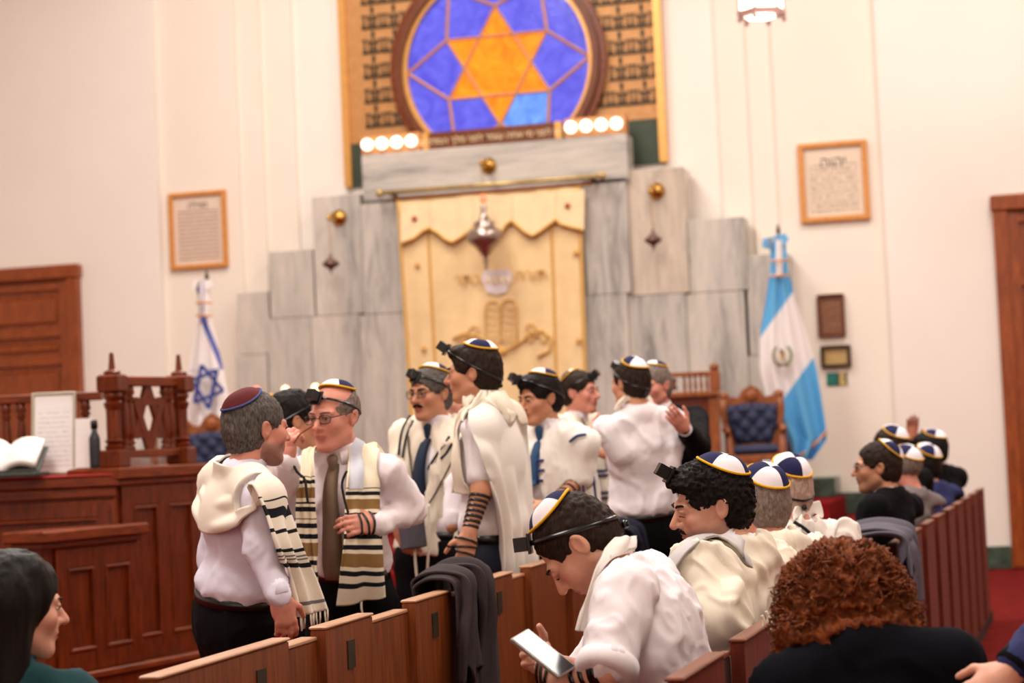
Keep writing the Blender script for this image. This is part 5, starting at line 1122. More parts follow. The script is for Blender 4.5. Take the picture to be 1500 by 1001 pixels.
# ---------------------------------------------------------------- man with maroon cap, seen from behind
p = Person('man in pale shirt and maroon cap seen from behind, striped shawl', ground(336, 6.63), 118, 1.67, skin='skin_pink', h=.012, group=STD, belly=.035, wid=1.1)
p.hs = 1.0; p.stub = .7; p.head_at(377, 630, 6.6, 128, 4, 0); J = p.J; p.finish_spine(.03, .15)
J['elbR'] = p.px(382, 806, 6.36); J['wriR'] = p.px(409, 872, 6.3); p.hands['R'] = (J['wriR'], p.px(420, 915, 6.3)-J['wriR'], p.px(380, 900, 6.55)-J['wriR'], .45, 1.0)
p.build_body(.006, .0055); p.shirt('shirt_lavender', .02, wr=[(.007, (11, 11, 6), 4), (.003, (26, 26, 18), 2)], cuff=True, da=.024); p.trousers('trousers_black', .03)
p.hair('hair_saltpepper', 'short', .008, front=.05, nape=-.085, h=.005); p.kippah(34, 0, 20, 50, ('kippah_maroon', 'kippah_maroon'), 'kippah_blue', .004)
W0, K0, G0 = (244, 236, 220), (26, 28, 36), (120, 116, 120)
stripemat('tallit_a', W0, [(.735, .742, K0), (.757, .776, K0), (.803, .812, K0), (.846, .855, K0), (.861, .866, G0), (.870, .875, G0), (.880, .892, K0), (.972, .978, G0)], 1)
n_ = p.J['neck']; T_ = lambda *q: n_+p.T@A3(*q)
S_ = p.shirtS
ctrl = [span(T_(.05, -.15, -.35), T_(.2, -.12, -.35)), span(T_(.06, -.13, -.12), T_(.23, -.08, -.14)), span(T_(.075, -.04, .005), T_(.25, -.0, -.08)), span(T_(.06, .07, .03), T_(.18, .11, -.15)), span(T_(0, .085, .035), T_(0.0, .125, -.19)),
        span(T_(-.06, .07, .03), T_(-.18, .11, -.15)), span(T_(-.08, -.0, .01), T_(-.235, .03, -.08)), row(p, 712, 404, 366, 6.5, 6.3), row(p, 752, 420, 384, 6.42, 6.28), row(p, 800, 437, 400, 6.4, 6.27), row(p, 850, 460, 420, 6.42, 6.34), row(p, 894, 477, 434, 6.42, 6.36, dy=10)]
o, G = sheet('tallit', ctrl, 'tallit_a', p.root, S_, .016, 110, 34, (2.5, .008, .016), .007, 5, 2)
for i in range(13): e = G[-1, int(i*33/12)]; MB().tube([Vector(e), Vector(e+A3(0, 0, -.02)), Vector(e+A3(.006*((-1)**i), 0, -.045))], .003, 5).build('fringe', 'string_white', o, True, world=False)
# ---------------------------------------------------------------- man with brown tie
p = Person('elderly man in glasses and brown tie with striped shawl ends', ground(504, 7.29), -24, 1.70, skin='skin_pink', h=.012, group=STD, belly=.02)
p.hs = 1.0; p.head_at(489, 613, 7.2, -30, 6, 0); J = p.J; p.finish_spine(.03, .155)
J['elbL'] = p.px(603, 748, 7.28); J['wriL'] = p.px(553, 768, 7.08); J['elbR'] = p.px(418, 742, 7.2); J['wriR'] = p.px(421, 676, 7.0)
p.hands['L'] = (J['wriL'], p.px(515, 768, 7.0)-J['wriL'], p.px(540, 800, 7.3)-J['wriL'], .5, 1.0); p.hands['R'] = (J['wriR'], p.px(424, 636, 7.0)-J['wriR'], p.px(460, 660, 7.1)-J['wriR'], .95, .95)
p.build_body(.0048, .0055); p.eyes(brow='hair_grey', browr=.003); p.shirt('shirt_pink', .018, wr=[(.008, (12, 12, 7), 14), (.003, (28, 28, 18), 2)], cuff=True, da=.026); p.collar('shirt_pink'); p.trousers('trousers_black', .022); p.tie('tie_brown', .022, .052, .50, .03)
p.hair('hair_grey', 'bald', .004, front=.075, nape=-.06, h=.005); p.kippah(14, 0, 42, 50, lift=.006, cy=.02); p.tefillin(.07, -.02, .018, side=-.12); p.glasses(w=.024, h=.015)
W1 = (246, 236, 208); GO = (150, 116, 70)
stripemat('tallit_b', W1, [(.53, .535, K0), (.545, .56, K0), (.575, .62, GO), (.635, .642, K0), (.655, .675, K0), (.70, .706, K0), (.72, .74, K0), (.765, .785, K0), (.80, .855, GO), (.87, .89, K0), (.915, .935, K0)], 1)
n_ = p.J['neck']; S_ = Shape(); p.torso(S_, .012); Zf = 7.1
for rows_, nm in (([span(T_(0, .09, .02), T_(0, .12, -.12)), span(T_(.07, .03, .03), T_(.14, .08, -.05)), row(p, 650, 514, 552, 7.25, 7.28), row(p, 690, 510, 556, 7.08, 7.14), row(p, 740, 506, 556, 7.04, 7.1), row(p, 790, 504, 560, 7.0, 7.08), row(p, 840, 500, 562, 7.0, 7.08), row(p, 889, 494, 564, 7.02, 7.1, dy=-14)], 'tallit'),
                  ([span(T_(0, .09, .02), T_(0, .12, -.12)), span(T_(-.07, .03, .03), T_(-.13, .08, -.05)), row(p, 658, 462, 446, 7.15, 7.18), row(p, 700, 462, 438, 7.05, 7.1), row(p, 745, 461, 434, 7.02, 7.08), row(p, 790, 464, 438, 7.02, 7.06), row(p, 830, 466, 440, 7.02, 7.06), row(p, 868, 468, 442, 7.02, 7.06)], 'tallit_end')):
    o, G = sheet(nm, rows_, 'tallit_b', p.root, S_, .014, 90, 26, (2.2, .003, .010), .007, 5, 4)
    if nm == 'tallit': P_ = G; to = o
    e = G[-1, 13]; MB().tube([Vector(e), Vector(e+A3(0, 0, -.03)), Vector(e+A3(.01, 0, -.07))], .004, 5).build('tzitzit', 'string_white', o, True, world=False)
Q_ = P_[24:46, 2:13]; Nn_ = np.cross(np.gradient(Q_, axis=1), np.gradient(Q_, axis=0)); Nn_ /= np.linalg.norm(Nn_, axis=2, keepdims=True); sg = np.sign((Nn_ @ (np.array(p.Mi @ CAM)-Q_.mean((0, 1)))).mean()); Q_ = Q_+Nn_*sg*.007
idx = np.arange(22*11).reshape(22, 11); mesh('atarah', Q_.reshape(-1, 3), np.stack([idx[:-1, :-1], idx[:-1, 1:], idx[1:, 1:], idx[1:, :-1]], 2).reshape(-1, 4), 'atarah', to, True)
p.strings([(424, 664), (434, 690), (446, 702), (449, 722), (451, 738)], 6.98, .005, 'strap_gloss', 'loose_strap'); p.strings([(508, 690), (501, 708), (504, 730), (510, 752)], 7.0, .005, 'strap_gloss', 'loose_strap')
p.strings([(430, 650), (440, 636), (452, 628), (460, 622)], 6.95, .003, 'chair_wood', 'folded_glasses'); p.hand_strap('L')
# ---------------------------------------------------------------- dark-haired man behind them
p = Person('dark haired man in glasses behind the brown tie man, mostly hidden', ground(432, 8.0), 105, 1.62, skin='skin_tan', h=.016, group=STD)
p.head_at(434, 618, 8.0, 108, 5); p.finish_spine(); p.build_body(.006); p.eyes(brow='hair_black'); p.shirt('shirt_white', .016); p.trousers('trousers_black', h=.02); p.hair('hair_black', 'short', .012, front=.055, nape=-.085, h=.006); p.glasses(); p.tefillin(.085, -.05, .018)
# ---------------------------------------------------------------- man with moustache
p = Person('man with moustache, glasses and navy tie in dark striped shawl', ground(626, 8.98), -33, 1.80, skin='skin_tan', h=.014, group=STD)
p.head_at(630, 578, 8.9, -38, 4); J = p.J; p.finish_spine(.03, .155); J['elbR'] = p.px(583, 716, 8.9); J['wriR'] = p.px(583, 768, 8.75); J['elbL'] = p.px(672, 712, 9.0); J['wriL'] = p.px(650, 760, 8.85)
p.hands['R'] = (J['wriR'], p.px(597, 800, 8.72)-J['wriR'], p.px(610, 770, 8.9)-J['wriR'], .4, 1)
p.build_body(.006, .007); p.eyes(brow='hair_black', browr=.004); p.moustache('hair_black', .007, .028, .006); p.shirt('shirt_white', .014, wr=(.004, (9, 9, 7), 2)); p.collar(); p.trousers('trousers_black', .022); p.tie('tie_navy', .02, .044, .36)
p.hair('hair_saltpepper', 'short', .011, front=.066, nape=-.08, h=.006); p.kippah(20, 0, 60, 50); p.tefillin(.075, -.04, .018, side=-.1); p.glasses('bronze_dark', r=.0014)
S = shawl(p, 'tallit_cream', .034, -.0, .08, .25, .25, .078, [(.014, (10, 10, 3), 19), (.004, (26, 26, 9), 3)])
for pts in ([(601, 612), (590, 634), (585, 668)], [(607, 618), (597, 640), (591, 672)], [(650, 650), (640, 668), (628, 690), (620, 700)], [(660, 640), (652, 652), (645, 660)], [(664, 650), (655, 664), (646, 673)]): p.stripe(S, pts, 8.98, .010, 'stripe_black')
for pts in ([(600, 640), (604, 700), (612, 730)], [(668, 664), (650, 700), (630, 738)]): p.stripe(S, pts, 8.98, .008, 'stripe_brown')
for pts in ([(614, 738), (612, 775), (608, 810), (611, 850)], [(628, 738), (629, 778), (627, 820), (625, 845)], [(675, 806), (674, 825), (675, 842)]): p.strings(pts, 8.72, .006)
b_ = at(600, 762, 8.72); MB().obox(Vector(p.px(603, 770, 8.7)), Vector((.02, 0, .004)), Vector((0, .07, 0)), Vector((-.01, 0, .1)), .004).build('held_book', 'jacket_grey', p.root, world=False)
# ---------------------------------------------------------------- tall man with shawl down his back
p = Person('tall young man facing left, white shawl down his back, strapped arm', ground(712, 8.1), -112, 1.84, skin='skin_tan', h=.013, group=STD)
p.head_at(693, 548, 8.05, -100, 3); J = p.J; p.finish_spine(.03, .16); J['shoL'] = p.px(699, 632, 7.9); J['elbL'] = p.px(706, 716, 7.86); J['wriL'] = p.px(687, 780, 7.8); J['elbR'] = p.px(668, 712, 8.3); J['wriR'] = p.px(662, 772, 8.2)
p.hands['L'] = (J['wriL'], p.px(681, 818, 7.77)-J['wriL'], p.px(665, 792, 7.95)-J['wriL'], .55, 1.02)
p.build_body(.0055, .006); p.eyes(brow='hair_dark'); p.shirt('shirt_white', .016, (-.75, .9), wr=(.006, (9, 9, 7), 2)); p.trousers('trousers_navy', .024); p.hair('hair_dark', 'quiff', .010, front=.075, nape=-.075, h=.005); p.kippah(18, 0, 50, 48); p.tefillin(.082, -.05, .018)
p.arm_strap('L', .12, .92, 7, .012); p.arm_strap('L', .45, .8, 1.5, .012, True); p.hand_strap('L')
n_ = J['neck']; S_ = p.shirtS
ctrl = [row(p, 596, 698, 742, 7.98, 8.1), row(p, 622, 690, 768, 7.84, 8.18), row(p, 660, 706, 776, 7.78, 8.24, bulge=.05), row(p, 700, 718, 781, 7.8, 8.26, bulge=.08), row(p, 750, 728, 785, 7.85, 8.28, bulge=.08), row(p, 800, 734, 788, 7.9, 8.3, bulge=.08), row(p, 858, 737, 790, 7.92, 8.3, bulge=.08)]
o, G = sheet('tallit', ctrl, 'tallit_white', p.root, S_, .02, 80, 40, (3.4, .004, .03), .008, 5, 6)
ctrl = [row(p, 592, 702, 690, 8.05, 8.0), row(p, 606, 696, 672, 7.96, 7.98), row(p, 640, 690, 664, 7.9, 8.0), row(p, 680, 690, 662, 7.9, 8.0), row(p, 722, 694, 662, 7.92, 8.02)]
sheet('tallit_front', ctrl, 'tallit_cream', p.root, S_, .018, 50, 26, (2, .004, .014), .008, 4, 3)
sheet('tallit_collar', [row(p, 572, 706, 738, 7.95, 8.12), row(p, 584, 698, 744, 7.92, 8.14), row(p, 600, 688, 750, 7.88, 8.16), row(p, 620, 680, 756, 7.84, 8.18)], 'tallit_cream', p.root, S_, .028, 24, 26, (1.5, .002, .006), .01, 3, 3)
# ---------------------------------------------------------------- someone hidden behind the tall man
p = Person('person in royal blue cap almost hidden behind the tall man', ground(672, 10.4), 20, 1.66, skin='skin_fair', h=.018, group=STD)
p.head_at(671, 590, 10.4, 20, 0); p.finish_spine(); p.build_body(.008); p.shirt('shirt_white', .016, h=.02); p.trousers('trousers_black', h=.022, belt=False); p.hair('hair_grey', 'short', .008, h=.008); p.kippah(8, 0, 45, 55, ('kippah_royal', 'kippah_royal'), 'kippah_white')
# ---------------------------------------------------------------- young man with blue tie
p = Person('young man with blue tie and navy striped shawl, hands clasped', ground(800, 9.37), -38, 1.74, skin='skin_tan', h=.014, group=STD)
p.head_at(790, 585, 9.30, -52, 10); J = p.J; p.finish_spine(.03, .155); J['elbL'] = p.px(846, 706, 9.23); J['wriL'] = p.px(805, 742, 9.03); J['elbR'] = p.px(762, 706, 9.35); J['wriR'] = p.px(772, 742, 9.10)
p.hands['L'] = (J['wriL'], p.px(780, 752, 8.97)-J['wriL'], p.px(800, 765, 9.20)-J['wriL'], .35, 1); p.hands['R'] = (J['wriR'], p.px(796, 754, 9.01)-J['wriR'], p.px(780, 765, 9.20)-J['wriR'], .3, 1)
p.build_body(.0058, .0065); p.eyes(brow='hair_black', browr=.004); p.shirt('shirt_white', .014, (-.95, .9)); p.collar(); p.trousers('trousers_black', .022); p.tie('tie_blue', .02, .042, .44)
p.hair('hair_black', 'quiff', .013, .004, front=.075, nape=-.075, h=.006); p.kippah(22, 0, 60, 48); p.tefillin(.085, -.04, .018, side=-.15); p.arm_strap('L', .1, .85, 5, .012); p.arm_strap('L', .7, .95, 1.5, .012, True)
S = shawl(p, 'tallit_white', .032, -.02, .08, -.9, .3, .058, [(.011, (10, 10, 3), 29), (.004, (26, 26, 9), 3)])
for pts in ([(789, 676), (797, 675)], [(788, 690), (798, 689)], [(788, 704), (796, 704)], [(836, 648), (846, 640), (858, 638)]): p.stripe(S, [pts[0]]+list(pts)+[pts[-1]] if len(pts) == 2 else pts, 9.37, .012, 'stripe_navy')
sheet('tallit_end', [row(p, 640, 838, 868, 9.20, 9.35), row(p, 680, 846, 872, 9.23, 9.39), row(p, 720, 850, 876, 9.25, 9.40), row(p, 762, 846, 878, 9.25, 9.40)], 'tallit_white', p.root, None, .02, 40, 20, (2, .004, .014), .007, 2, 3)
p.strings([(862, 645), (868, 690), (873, 735), (872, 760)], 9.19, .006, 'stripe_navy', 'stripe'); p.strings([(848, 650), (852, 690), (856, 730), (860, 758)], 9.17, .005, 'stripe_navy', 'stripe')
# ---------------------------------------------------------------- smiling man
p = Person('smiling man facing right in cream shawl, fist at chest', ground(858, 11.05), 58, 1.79, skin='skin_pink', h=.015, group=STD)
p.head_at(851, 576, 11.0, 56, 2); J = p.J; p.finish_spine(.03, .155); J['elbR'] = p.px(846, 672, 10.75); J['wriR'] = p.px(869, 638, 10.6); p.hands['R'] = (J['wriR'], p.px(884, 622, 10.55)-J['wriR'], p.px(885, 640, 10.75)-J['wriR'], .95, 1)
p.build_body(.006, .007); p.eyes(brow='hair_dark'); p.shirt('shirt_white', .014); p.collar(); p.trousers('trousers_black', .022, h=.018); p.hair('hair_dark', 'short', .008, front=.075, nape=-.07, h=.006); p.kippah(42, 0, 45, 46); p.tefillin(.085, -.05, .018, side=.1)
S = shawl(p, 'tallit_cream', .03, -.1, .07, -.8, .1, .06, [(.011, (10, 10, 3), 39), (.004, (26, 26, 9), 3)])
for pts in ([(843, 595), (850, 612), (860, 640)], [(880, 600), (884, 640), (886, 690)]): p.stripe(S, pts, 11.05, .010, 'stripe_brown')
for y in (690, 697, 722, 730): p.stripe(S, [(872, y), (880, y), (890, y-1), (898, y-1)], 11.05, .012, 'stripe_navy')
# ---------------------------------------------------------------- man in white shirt from behind
p = Person('man in white shirt seen from behind being embraced, black trousers', ground(938, 9.98), -152, 1.80, skin='skin_tan', h=.013, group=STD, wid=1.06, belly=.015)
p.head_at(923, 563, 9.94, -140, 4); J = p.J; p.finish_spine(.03, .155); J['elbL'] = p.px(914, 668, 9.8); J['wriL'] = p.px(886, 664, 9.98); J['elbR'] = p.px(980, 680, 9.9); J['wriR'] = p.px(968, 745, 9.86)
p.hands['L'] = (J['wriL'], p.px(864, 655, 10.04)-J['wriL'], p.px(880, 690, 10.1)-J['wriL'], .4, 1)
p.build_body(.006, .007); p.shirt('shirt_white', .022, (-.92, .9), wr=[(.008, (11, 11, 5), 4), (.003, (26, 26, 14), 2)], da=.028); p.trousers('trousers_black', .026); p.hair('hair_dark', 'short', .008, front=.06, nape=-.075, h=.006); p.kippah(28, 0, 20, 50); p.tefillin(.085, -.05, .018)
p.arm_strap('L', .2, .5, 1.2, .02); o, G = sheet('tallit_collar', [row(p, 580, 916, 950, 9.85, 9.98), row(p, 588, 908, 956, 9.82, 9.98), row(p, 602, 900, 962, 9.82, 9.98)], 'tallit_cream', p.root, p.shirtS, .016, 20, 26, (1.5, .002, .006), .01, 3, 3)
# ---------------------------------------------------------------- man in dark suit embracing him
p = Person('grey haired man in black suit with hand on the white shirt back', ground(996, 10.88), -25, 1.80, skin='skin_pink', h=.015, group=STD)
p.head_at(958, 566, 10.7, -40, 8); J = p.J; p.finish_spine(.03, .155); J['elbR'] = J['shoR']+A3(-.06, .05, -.27); J['wriR'] = J['elbR']+A3(0, .02, -.25); J['elbL'] = p.px(1023, 654, 10.1); J['wriL'] = p.px(1004, 630, 9.78); p.hands['L'] = (J['wriL'], p.px(985, 606, 9.68)-J['wriL'], p.px(985, 630, 10.1)-J['wriL'], .22, 1.0)
p.build_body(.006, .0065); p.eyes(brow='hair_grey'); p.shirt('shirt_white', .012); p.collar(); p.jacket('suit_black', .03); p.trousers('trousers_black', .024, h=.018); p.hair('hair_grey', 'short', .006, front=.07, nape=-.07, h=.006); p.kippah(16, 0, 45, 48)
w_, e_ = J['wriL'], J['elbL']; ax = (w_-e_)/np.linalg.norm(w_-e_); MB().lathe(Vector(w_-ax*.02), [(.03, 0), (.036, .003), (.036, .035), (.03, .037)], 14, Vector(ax)).build('cuff', 'shirt_white', p.root, True, world=False)
# ================================================================== seated along the right row
SIT = 'men seated along the reddish seat row'
# ---------------------------------------------------------------- man with phone
p = Person('man in white shirt bent forward over phone, navy white cap', (-.93, 4.98, 0), 0, sit=True, skin='skin_fair', h=.0115, group=SIT, rz=-math.pi/2-.12, belly=.03, wid=1.12)
p.hunch = 1; p.hs = 1.0; p.stub = .25; p.head_at(848, 801, 5.03, -97, 56, 0); p.against(pew2x(4.98)-.045); J = p.J; J['pel'] = A3(0, .0, .55); p.finish_spine(.06, .13)
J['shoL'] = p.px(918, 868, 4.82); J['elbL'] = p.px(888, 984, 4.68); J['wriL'] = p.px(824, 1000, 4.74); J['elbR'] = p.px(862, 990, 5.2); J['wriR'] = p.px(808, 972, 5.04)
p.hands['L'] = (J['wriL'], p.px(772, 986, 4.86)-J['wriL'], p.px(800, 950, 5.05)-J['wriL'], .6, 1.0); p.hands['R'] = (J['wriR'], p.px(768, 958, 4.98)-J['wriR'], p.px(795, 945, 4.85)-J['wriR'], .55, 1.0)
p.build_body(.0042, .0046); p.eyes(True, 'hair_dark', .0038); p.shirt('shirt_white', .022, (-.86, .1), wr=[(.009, (9, 9, 6), 4), (.0035, (24, 24, 16), 2)], da=.036, h=.0085); p.trousers('trousers_navy', .024)
p.hair('hair_dark', 'short', .006, front=.09, nape=-.07, h=.0042, side=1.1); p.kippah(12, 0, 130, 50, lift=.008); p.tefillin(.125, -.06, .018, w=.013)
a_ = (J['elbL']-J['shoL'])/np.linalg.norm(J['elbL']-J['shoL']); MB().lathe(Vector(J['shoL']+(J['elbL']-J['shoL'])*.84), [(.058, 0), (.074, .006), (.077, .03), (.072, .05), (.056, .054)], 20, Vector(a_)).build('rolled_cuff', 'shirt_white', p.root, True, world=False); p.arm_strap('L', .05, .22, 2.2, .016); p.arm_strap('L', .3, .85, 2.5, .012); p.hand_strap('L')
sheet('tallit', [row(p, 788, 900, 930, 4.96, 5.0), row(p, 802, 888, 930, 4.92, 4.98), row(p, 826, 880, 920, 4.88, 4.96), row(p, 855, 868, 896, 4.88, 4.92), row(p, 890, 856, 878, 4.88, 4.9), row(p, 925, 846, 862, 4.88, 4.9)], 'tallit_white', p.root, p.shirtS, .014, 50, 22, (1.6, .004, .006), .012, 4, 3)
ph = thing('phone', p.loc, 'black smartphone held in the strapped hands of bent man', 'phone'); ph.location = at(795, 958, 4.70); ORG[ph] = Vector(ph.location)
c = at(795, 958, 4.70); ax_ = (at(822, 984, 4.68)-at(772, 944, 4.72)).normalized(); sx = ax_.cross(Vector((-.25, -.15, 1))).normalized(); nz_ = sx.cross(ax_)
MB().obox(c, sx*.037, nz_*.004, ax_*.076, .003).build('case', 'phone_case', ph); MB().obox(c+nz_*.0042*(1 if nz_.z > 0 else -1), sx*.034, nz_*.0008, ax_*.072).build('screen', 'phone_black', ph)
# ---------------------------------------------------------------- man with curly dark hair and moustache
p = Person('curly dark haired man with moustache in cream shawl, seated in profile', (-.95, 5.73, 0), 0, sit=True, skin='skin_fair', h=.0115, group=SIT, rz=-math.pi/2-.4, wid=1.05)
p.hs = 1.02; p.stub = .6; p.head_at(1040, 742, 5.78, -82, 14, 4); p.against(pew2x(5.7)-.07); J = p.J; p.finish_spine(.05, .15); J['elbL'] = p.px(1052, 905, 5.5); J['wriL'] = p.px(1008, 945, 5.55); J['elbR'] = J['shoR']+A3(-.05, -.12, -.27); J['wriR'] = J['elbR']+A3(.1, -.22, -.02)
p.build_body(.0042); p.eyes(True, 'hair_black', .004); p.moustache('hair_black', .0055, .026, .008); p.shirt('shirt_white', .014); p.trousers('trousers_navy', .022)
p.hair('hair_black', 'curly', .014, .008, front=.09, nape=-.085, h=.0042, side=1.18); p.kippah(34, 4, 140, 50, lift=.008); p.tefillin(.1, -.05, .018, strap=False)
S = shawl(p, 'tallit_cream', .04, -.02, .08, .35, .5, .0, [(.022, (8, 8, 4), 49, True, rotm(0, .5, .5)), (.008, (20, 20, 9), 3, True, rotm(0, .4, .5))], h=.0085, grow=.02)
sheet('tallit_band', [row(p, 790, 1055, 1092, 5.64, 5.78), row(p, 806, 1030, 1078, 5.58, 5.72), row(p, 826, 1006, 1056, 5.56, 5.66), row(p, 846, 1002, 1032, 5.58, 5.64)], 'tallit_band', p.root, S, .012, 30, 20, None, .006, 4)
0 and sheet('tallit_fold', [row(p, 826, 1050, 1098, 5.36, 5.44), row(p, 846, 1036, 1112, 5.3, 5.46), row(p, 872, 1040, 1124, 5.28, 5.46), row(p, 905, 1050, 1132, 5.3, 5.48)], 'tallit_cream', p.root, S, .012, 40, 30, (3.6, .012, .022), .008, 3, 7)
for x, y in ((1122, 896), (1128, 905), (1116, 902)): p.strings([(x, y), (x+3, y+8), (x+2, y+18)], 4.95, .004)
# ---------------------------------------------------------------- two grey-haired men with shawls
for (lab, y0, hx, hy, Z, ph, ti, hm, kt, kw, sd) in (('grey haired man with shawl and quartered cap, between curly man and balding man', 6.6, 1112, 742, 6.6, -150, 8, 'hair_grey', 40, 5, 59),
                                            ('balding grey man in white shawl, quartered cap, third from phone man', 7.3, 1149, 722, 7.28, -152, 6, 'hair_silver', 40, 85, 69)):
    p = Person(lab, (-.93, y0, 0), 0, sit=True, skin='skin_pink', h=.0125, group=SIT, rz=-math.pi/2-.7, belly=.02, wid=1.05)
    p.hs = 1.02; p.head_at(hx, hy, Z, ph, ti); p.against(pew2x(y0)-.07); J = p.J; p.finish_spine(.04, .15); J['elbL'] = J['shoL']+A3(.07, -.06, -.27); J['wriL'] = J['elbL']+A3(-.08, -.22, .0); p.build_body(.0055); p.shirt('shirt_white', .014, h=.014); p.trousers('trousers_black', .022, h=.018)
    p.hair(hm, 'short', .006, front=.08, nape=-.075, h=.005); p.kippah(kt, 0, kw, 54, lift=.009); p.tefillin(.085, -.055, .018, strap=hx > 1140)
    S = shawl(p, 'tallit_white' if hx > 1140 else 'tallit_cream', .042, -.02, .09, .4, .4, .0, [(.022, (8, 8, 4), sd, True, rotm(0, .4, -.5)), (.008, (20, 20, 9), 3)], h=.009, grow=.02)
    if hx > 1140: p.stripe(S, [(1163, 767), (1172, 772), (1182, 780), (1190, 790)], 7.28, .012, 'stripe_black'); sheet('tallit_collar', [row(p, 742, 1166, 1200, 7.16, 7.28, dy=-8), row(p, 752, 1162, 1204, 7.14, 7.3, dy=-4), row(p, 766, 1162, 1206, 7.12, 7.32)], 'tallit_white', p.root, S, .01, 20, 24, None, .008, 3)
# ---------------------------------------------------------------- suited men further along
def suited(lab, X, Y, hx, hy, Z, ph, skin, jm, hm, style, kip, ti=4, face=True, vol=.01, stub=.4):
    p = Person(lab, (X, Y, 0), 0, sit=True, skin=skin, h=.015, group=SIT, rz=-math.pi/2-(.5 if not face else .35), wid=1.2, belly=.01); p.slope = .05; p.stub = stub; p.face = face; p.hs = .98; p.head_at(hx, hy, Z, ph, ti); p.against(pew2x(Y)-.05); J = p.J; p.finish_spine(.04, .15)
    J['elbL'] = J['shoL']+A3(.06, -.05, -.28); J['wriL'] = J['elbL']+A3(-.06, -.23, .0); J['elbR'] = J['shoR']+A3(-.06, -.05, -.28); J['wriR'] = J['elbR']+A3(.06, -.23, .0); p.jm = jm; p.hm = hm; p.st = style; p.kp = kip; p.vol = vol; return p
def dress(p, shirt='shirt_white'):
    fc = p.face; p.face = True
    if not fc: p.eyes(brow='hair_black')
    p.build_body(.006 if p.face else .008, getattr(p, 'hfine', .007)); p.shirt(shirt, .012, h=.018); p.jacket(p.jm, .03); p.trousers('trousers_black', .022, h=.02); p.hair(p.hm, p.st, p.vol, front=.08 if p.st != 'bald' else .09, nape=-.075, h=.006); p.kippah(*p.kp)
p = suited('man with glasses and moustache in black suit, seated in profile', -.77, 9.75, 1284, 686, 9.62, -97, 'skin_tan', 'suit_black', 'hair_dark', 'short', (46, 0, 45, 50), 2); dress(p); p.eyes(brow='hair_dark'); p.moustache('hair_dark', .005, .024, .006); p.glasses(r=.002); p.collar()
p = suited('balding man in grey suit seated behind the glasses man', -.80, 10.93, 1323, 688, 10.75, -140, 'skin_pink', 'suit_grey', 'hair_grey', 'bald', (36, 0, 20, 56), 2, False, .004); dress(p)
p = suited('man whose quartered cap rises above the glasses man', -.80, 11.77, 1302, 658, 11.6, -130, 'skin_tan', 'suit_black', 'hair_dark', 'short', (34, 0, 30, 56), 4, False); dress(p)
p = suited('black haired person in navy jacket beside the grey suit', -.70, 12.54, 1351, 684, 12.3, -135, 'skin_tan', 'suit_navy', 'hair_black', 'short', (40, 0, 60, 54), 6, False, .016); dress(p)
p = suited('man in black jacket with raised hand, last of the seated men', -.68, 13.67, 1362, 661, 13.4, -130, 'skin_deep', 'suit_black', 'hair_black', 'curly', (26, 0, 30, 50), 4, False, .018)
J = p.J; J['elbR'] = p.px(1330, 690, 13.75); J['wriR'] = p.px(1335, 648, 13.7); p.hands['R'] = (J['wriR'], p.px(1337, 622, 13.68)-J['wriR'], p.px(1320, 640, 13.4)-J['wriR'], .12, 1.1); p.hfine = .0045; dress(p)
# ================================================================== women nearest the camera
FG = 'people nearest the camera'
def stool(loc, h, lab):
    t = thing('stool', (loc[0], loc[1], 0), lab, 'stool', 'stools below the nearest people'); MB().lathe((loc[0], loc[1], h-.04), [(.17, 0), (.18, .01), (.18, .035), (.16, .04)], 20).build('seat', 'pew_back', t)
    for a in (45, 135, 225, 315): c, s_2 = math.cos(math.radians(a)), math.sin(math.radians(a)); MB().tube([(loc[0]+.12*c, loc[1]+.12*s_2, h-.03), (loc[0]+.15*c, loc[1]+.15*s_2, 0)], .017, 8).build('leg', 'pew_back', t)
g_ = ground(1268, 4.5); stool(g_, .26, 'low wooden stool under the woman with curly red hair')
p = Person('woman with curly red hair in black knit seen from behind', g_, 176, sit=True, skin='skin_fair', h=.014, group=FG, seat=.34, wid=1.08)
p.face = False; p.head_at(1237, 900, 4.48, 176, 20); J = p.J; J['neckfix'] = p.px(1258, 948, 4.36); p.finish_spine(.04, .15); p.build_body(.008); p.shirt('knit_black', .03, tuck=False, wr=[(.006, (8, 8, 6), 3)], da=.03, name='knit_sweater'); p.trousers('trousers_black', belt=False, h=.02)
S = Shape(); R = p.R
S.el(p.HP(0, .03, .03), A3(.135, .135, .125), R, .03).el(p.HP(.07, .04, -.055), A3(.085, .09, .085), R, .04).el(p.HP(-.07, .04, -.055), A3(.085, .09, .09), R, .04).el(p.HP(-.1, .03, -.12), A3(.05, .06, .06), R, .03).el(p.HP(0, .06, -.07), A3(.1, .09, .08), R, .04).el(p.HP(0, -.16, -.05), A3(.075, .1, .12), R, .02, 's')
hb = blob('hair', S, 'hair_red', p.root, .006, (), 1, [(.02, (24, 24, 24), 5), (.011, (60, 60, 60), 8)])
V, F = S.mesh(.02); N = vnormals(V, F); rr = random.Random(4); m = MB()
for q in range(900):
    i = rr.randrange(len(V))
    if p.shirtS(V[i:i+1])[0] < .035: continue
    b, n3 = Vector(V[i]), Vector(N[i]); a1 = n3.cross(Vector((rr.random()-.5, rr.random()-.5, rr.random()-.5))).normalized(); a2 = n3.cross(a1); r_ = rr.uniform(.006, .012); L_ = rr.uniform(.02, .045); ph0 = rr.random()*6; dr = (n3*.35+Vector(p.R@A3(0, 0, -1))*.5+a1*rr.uniform(-.5, .5)).normalized()
    m.tube([b+n3*.004+dr*L_*t/7+(a1*math.cos(ph0+t*1.5)+n3*math.sin(ph0+t*1.5))*r_ for t in range(8)], [.0022]*7+[.0008], 3, cap=False)
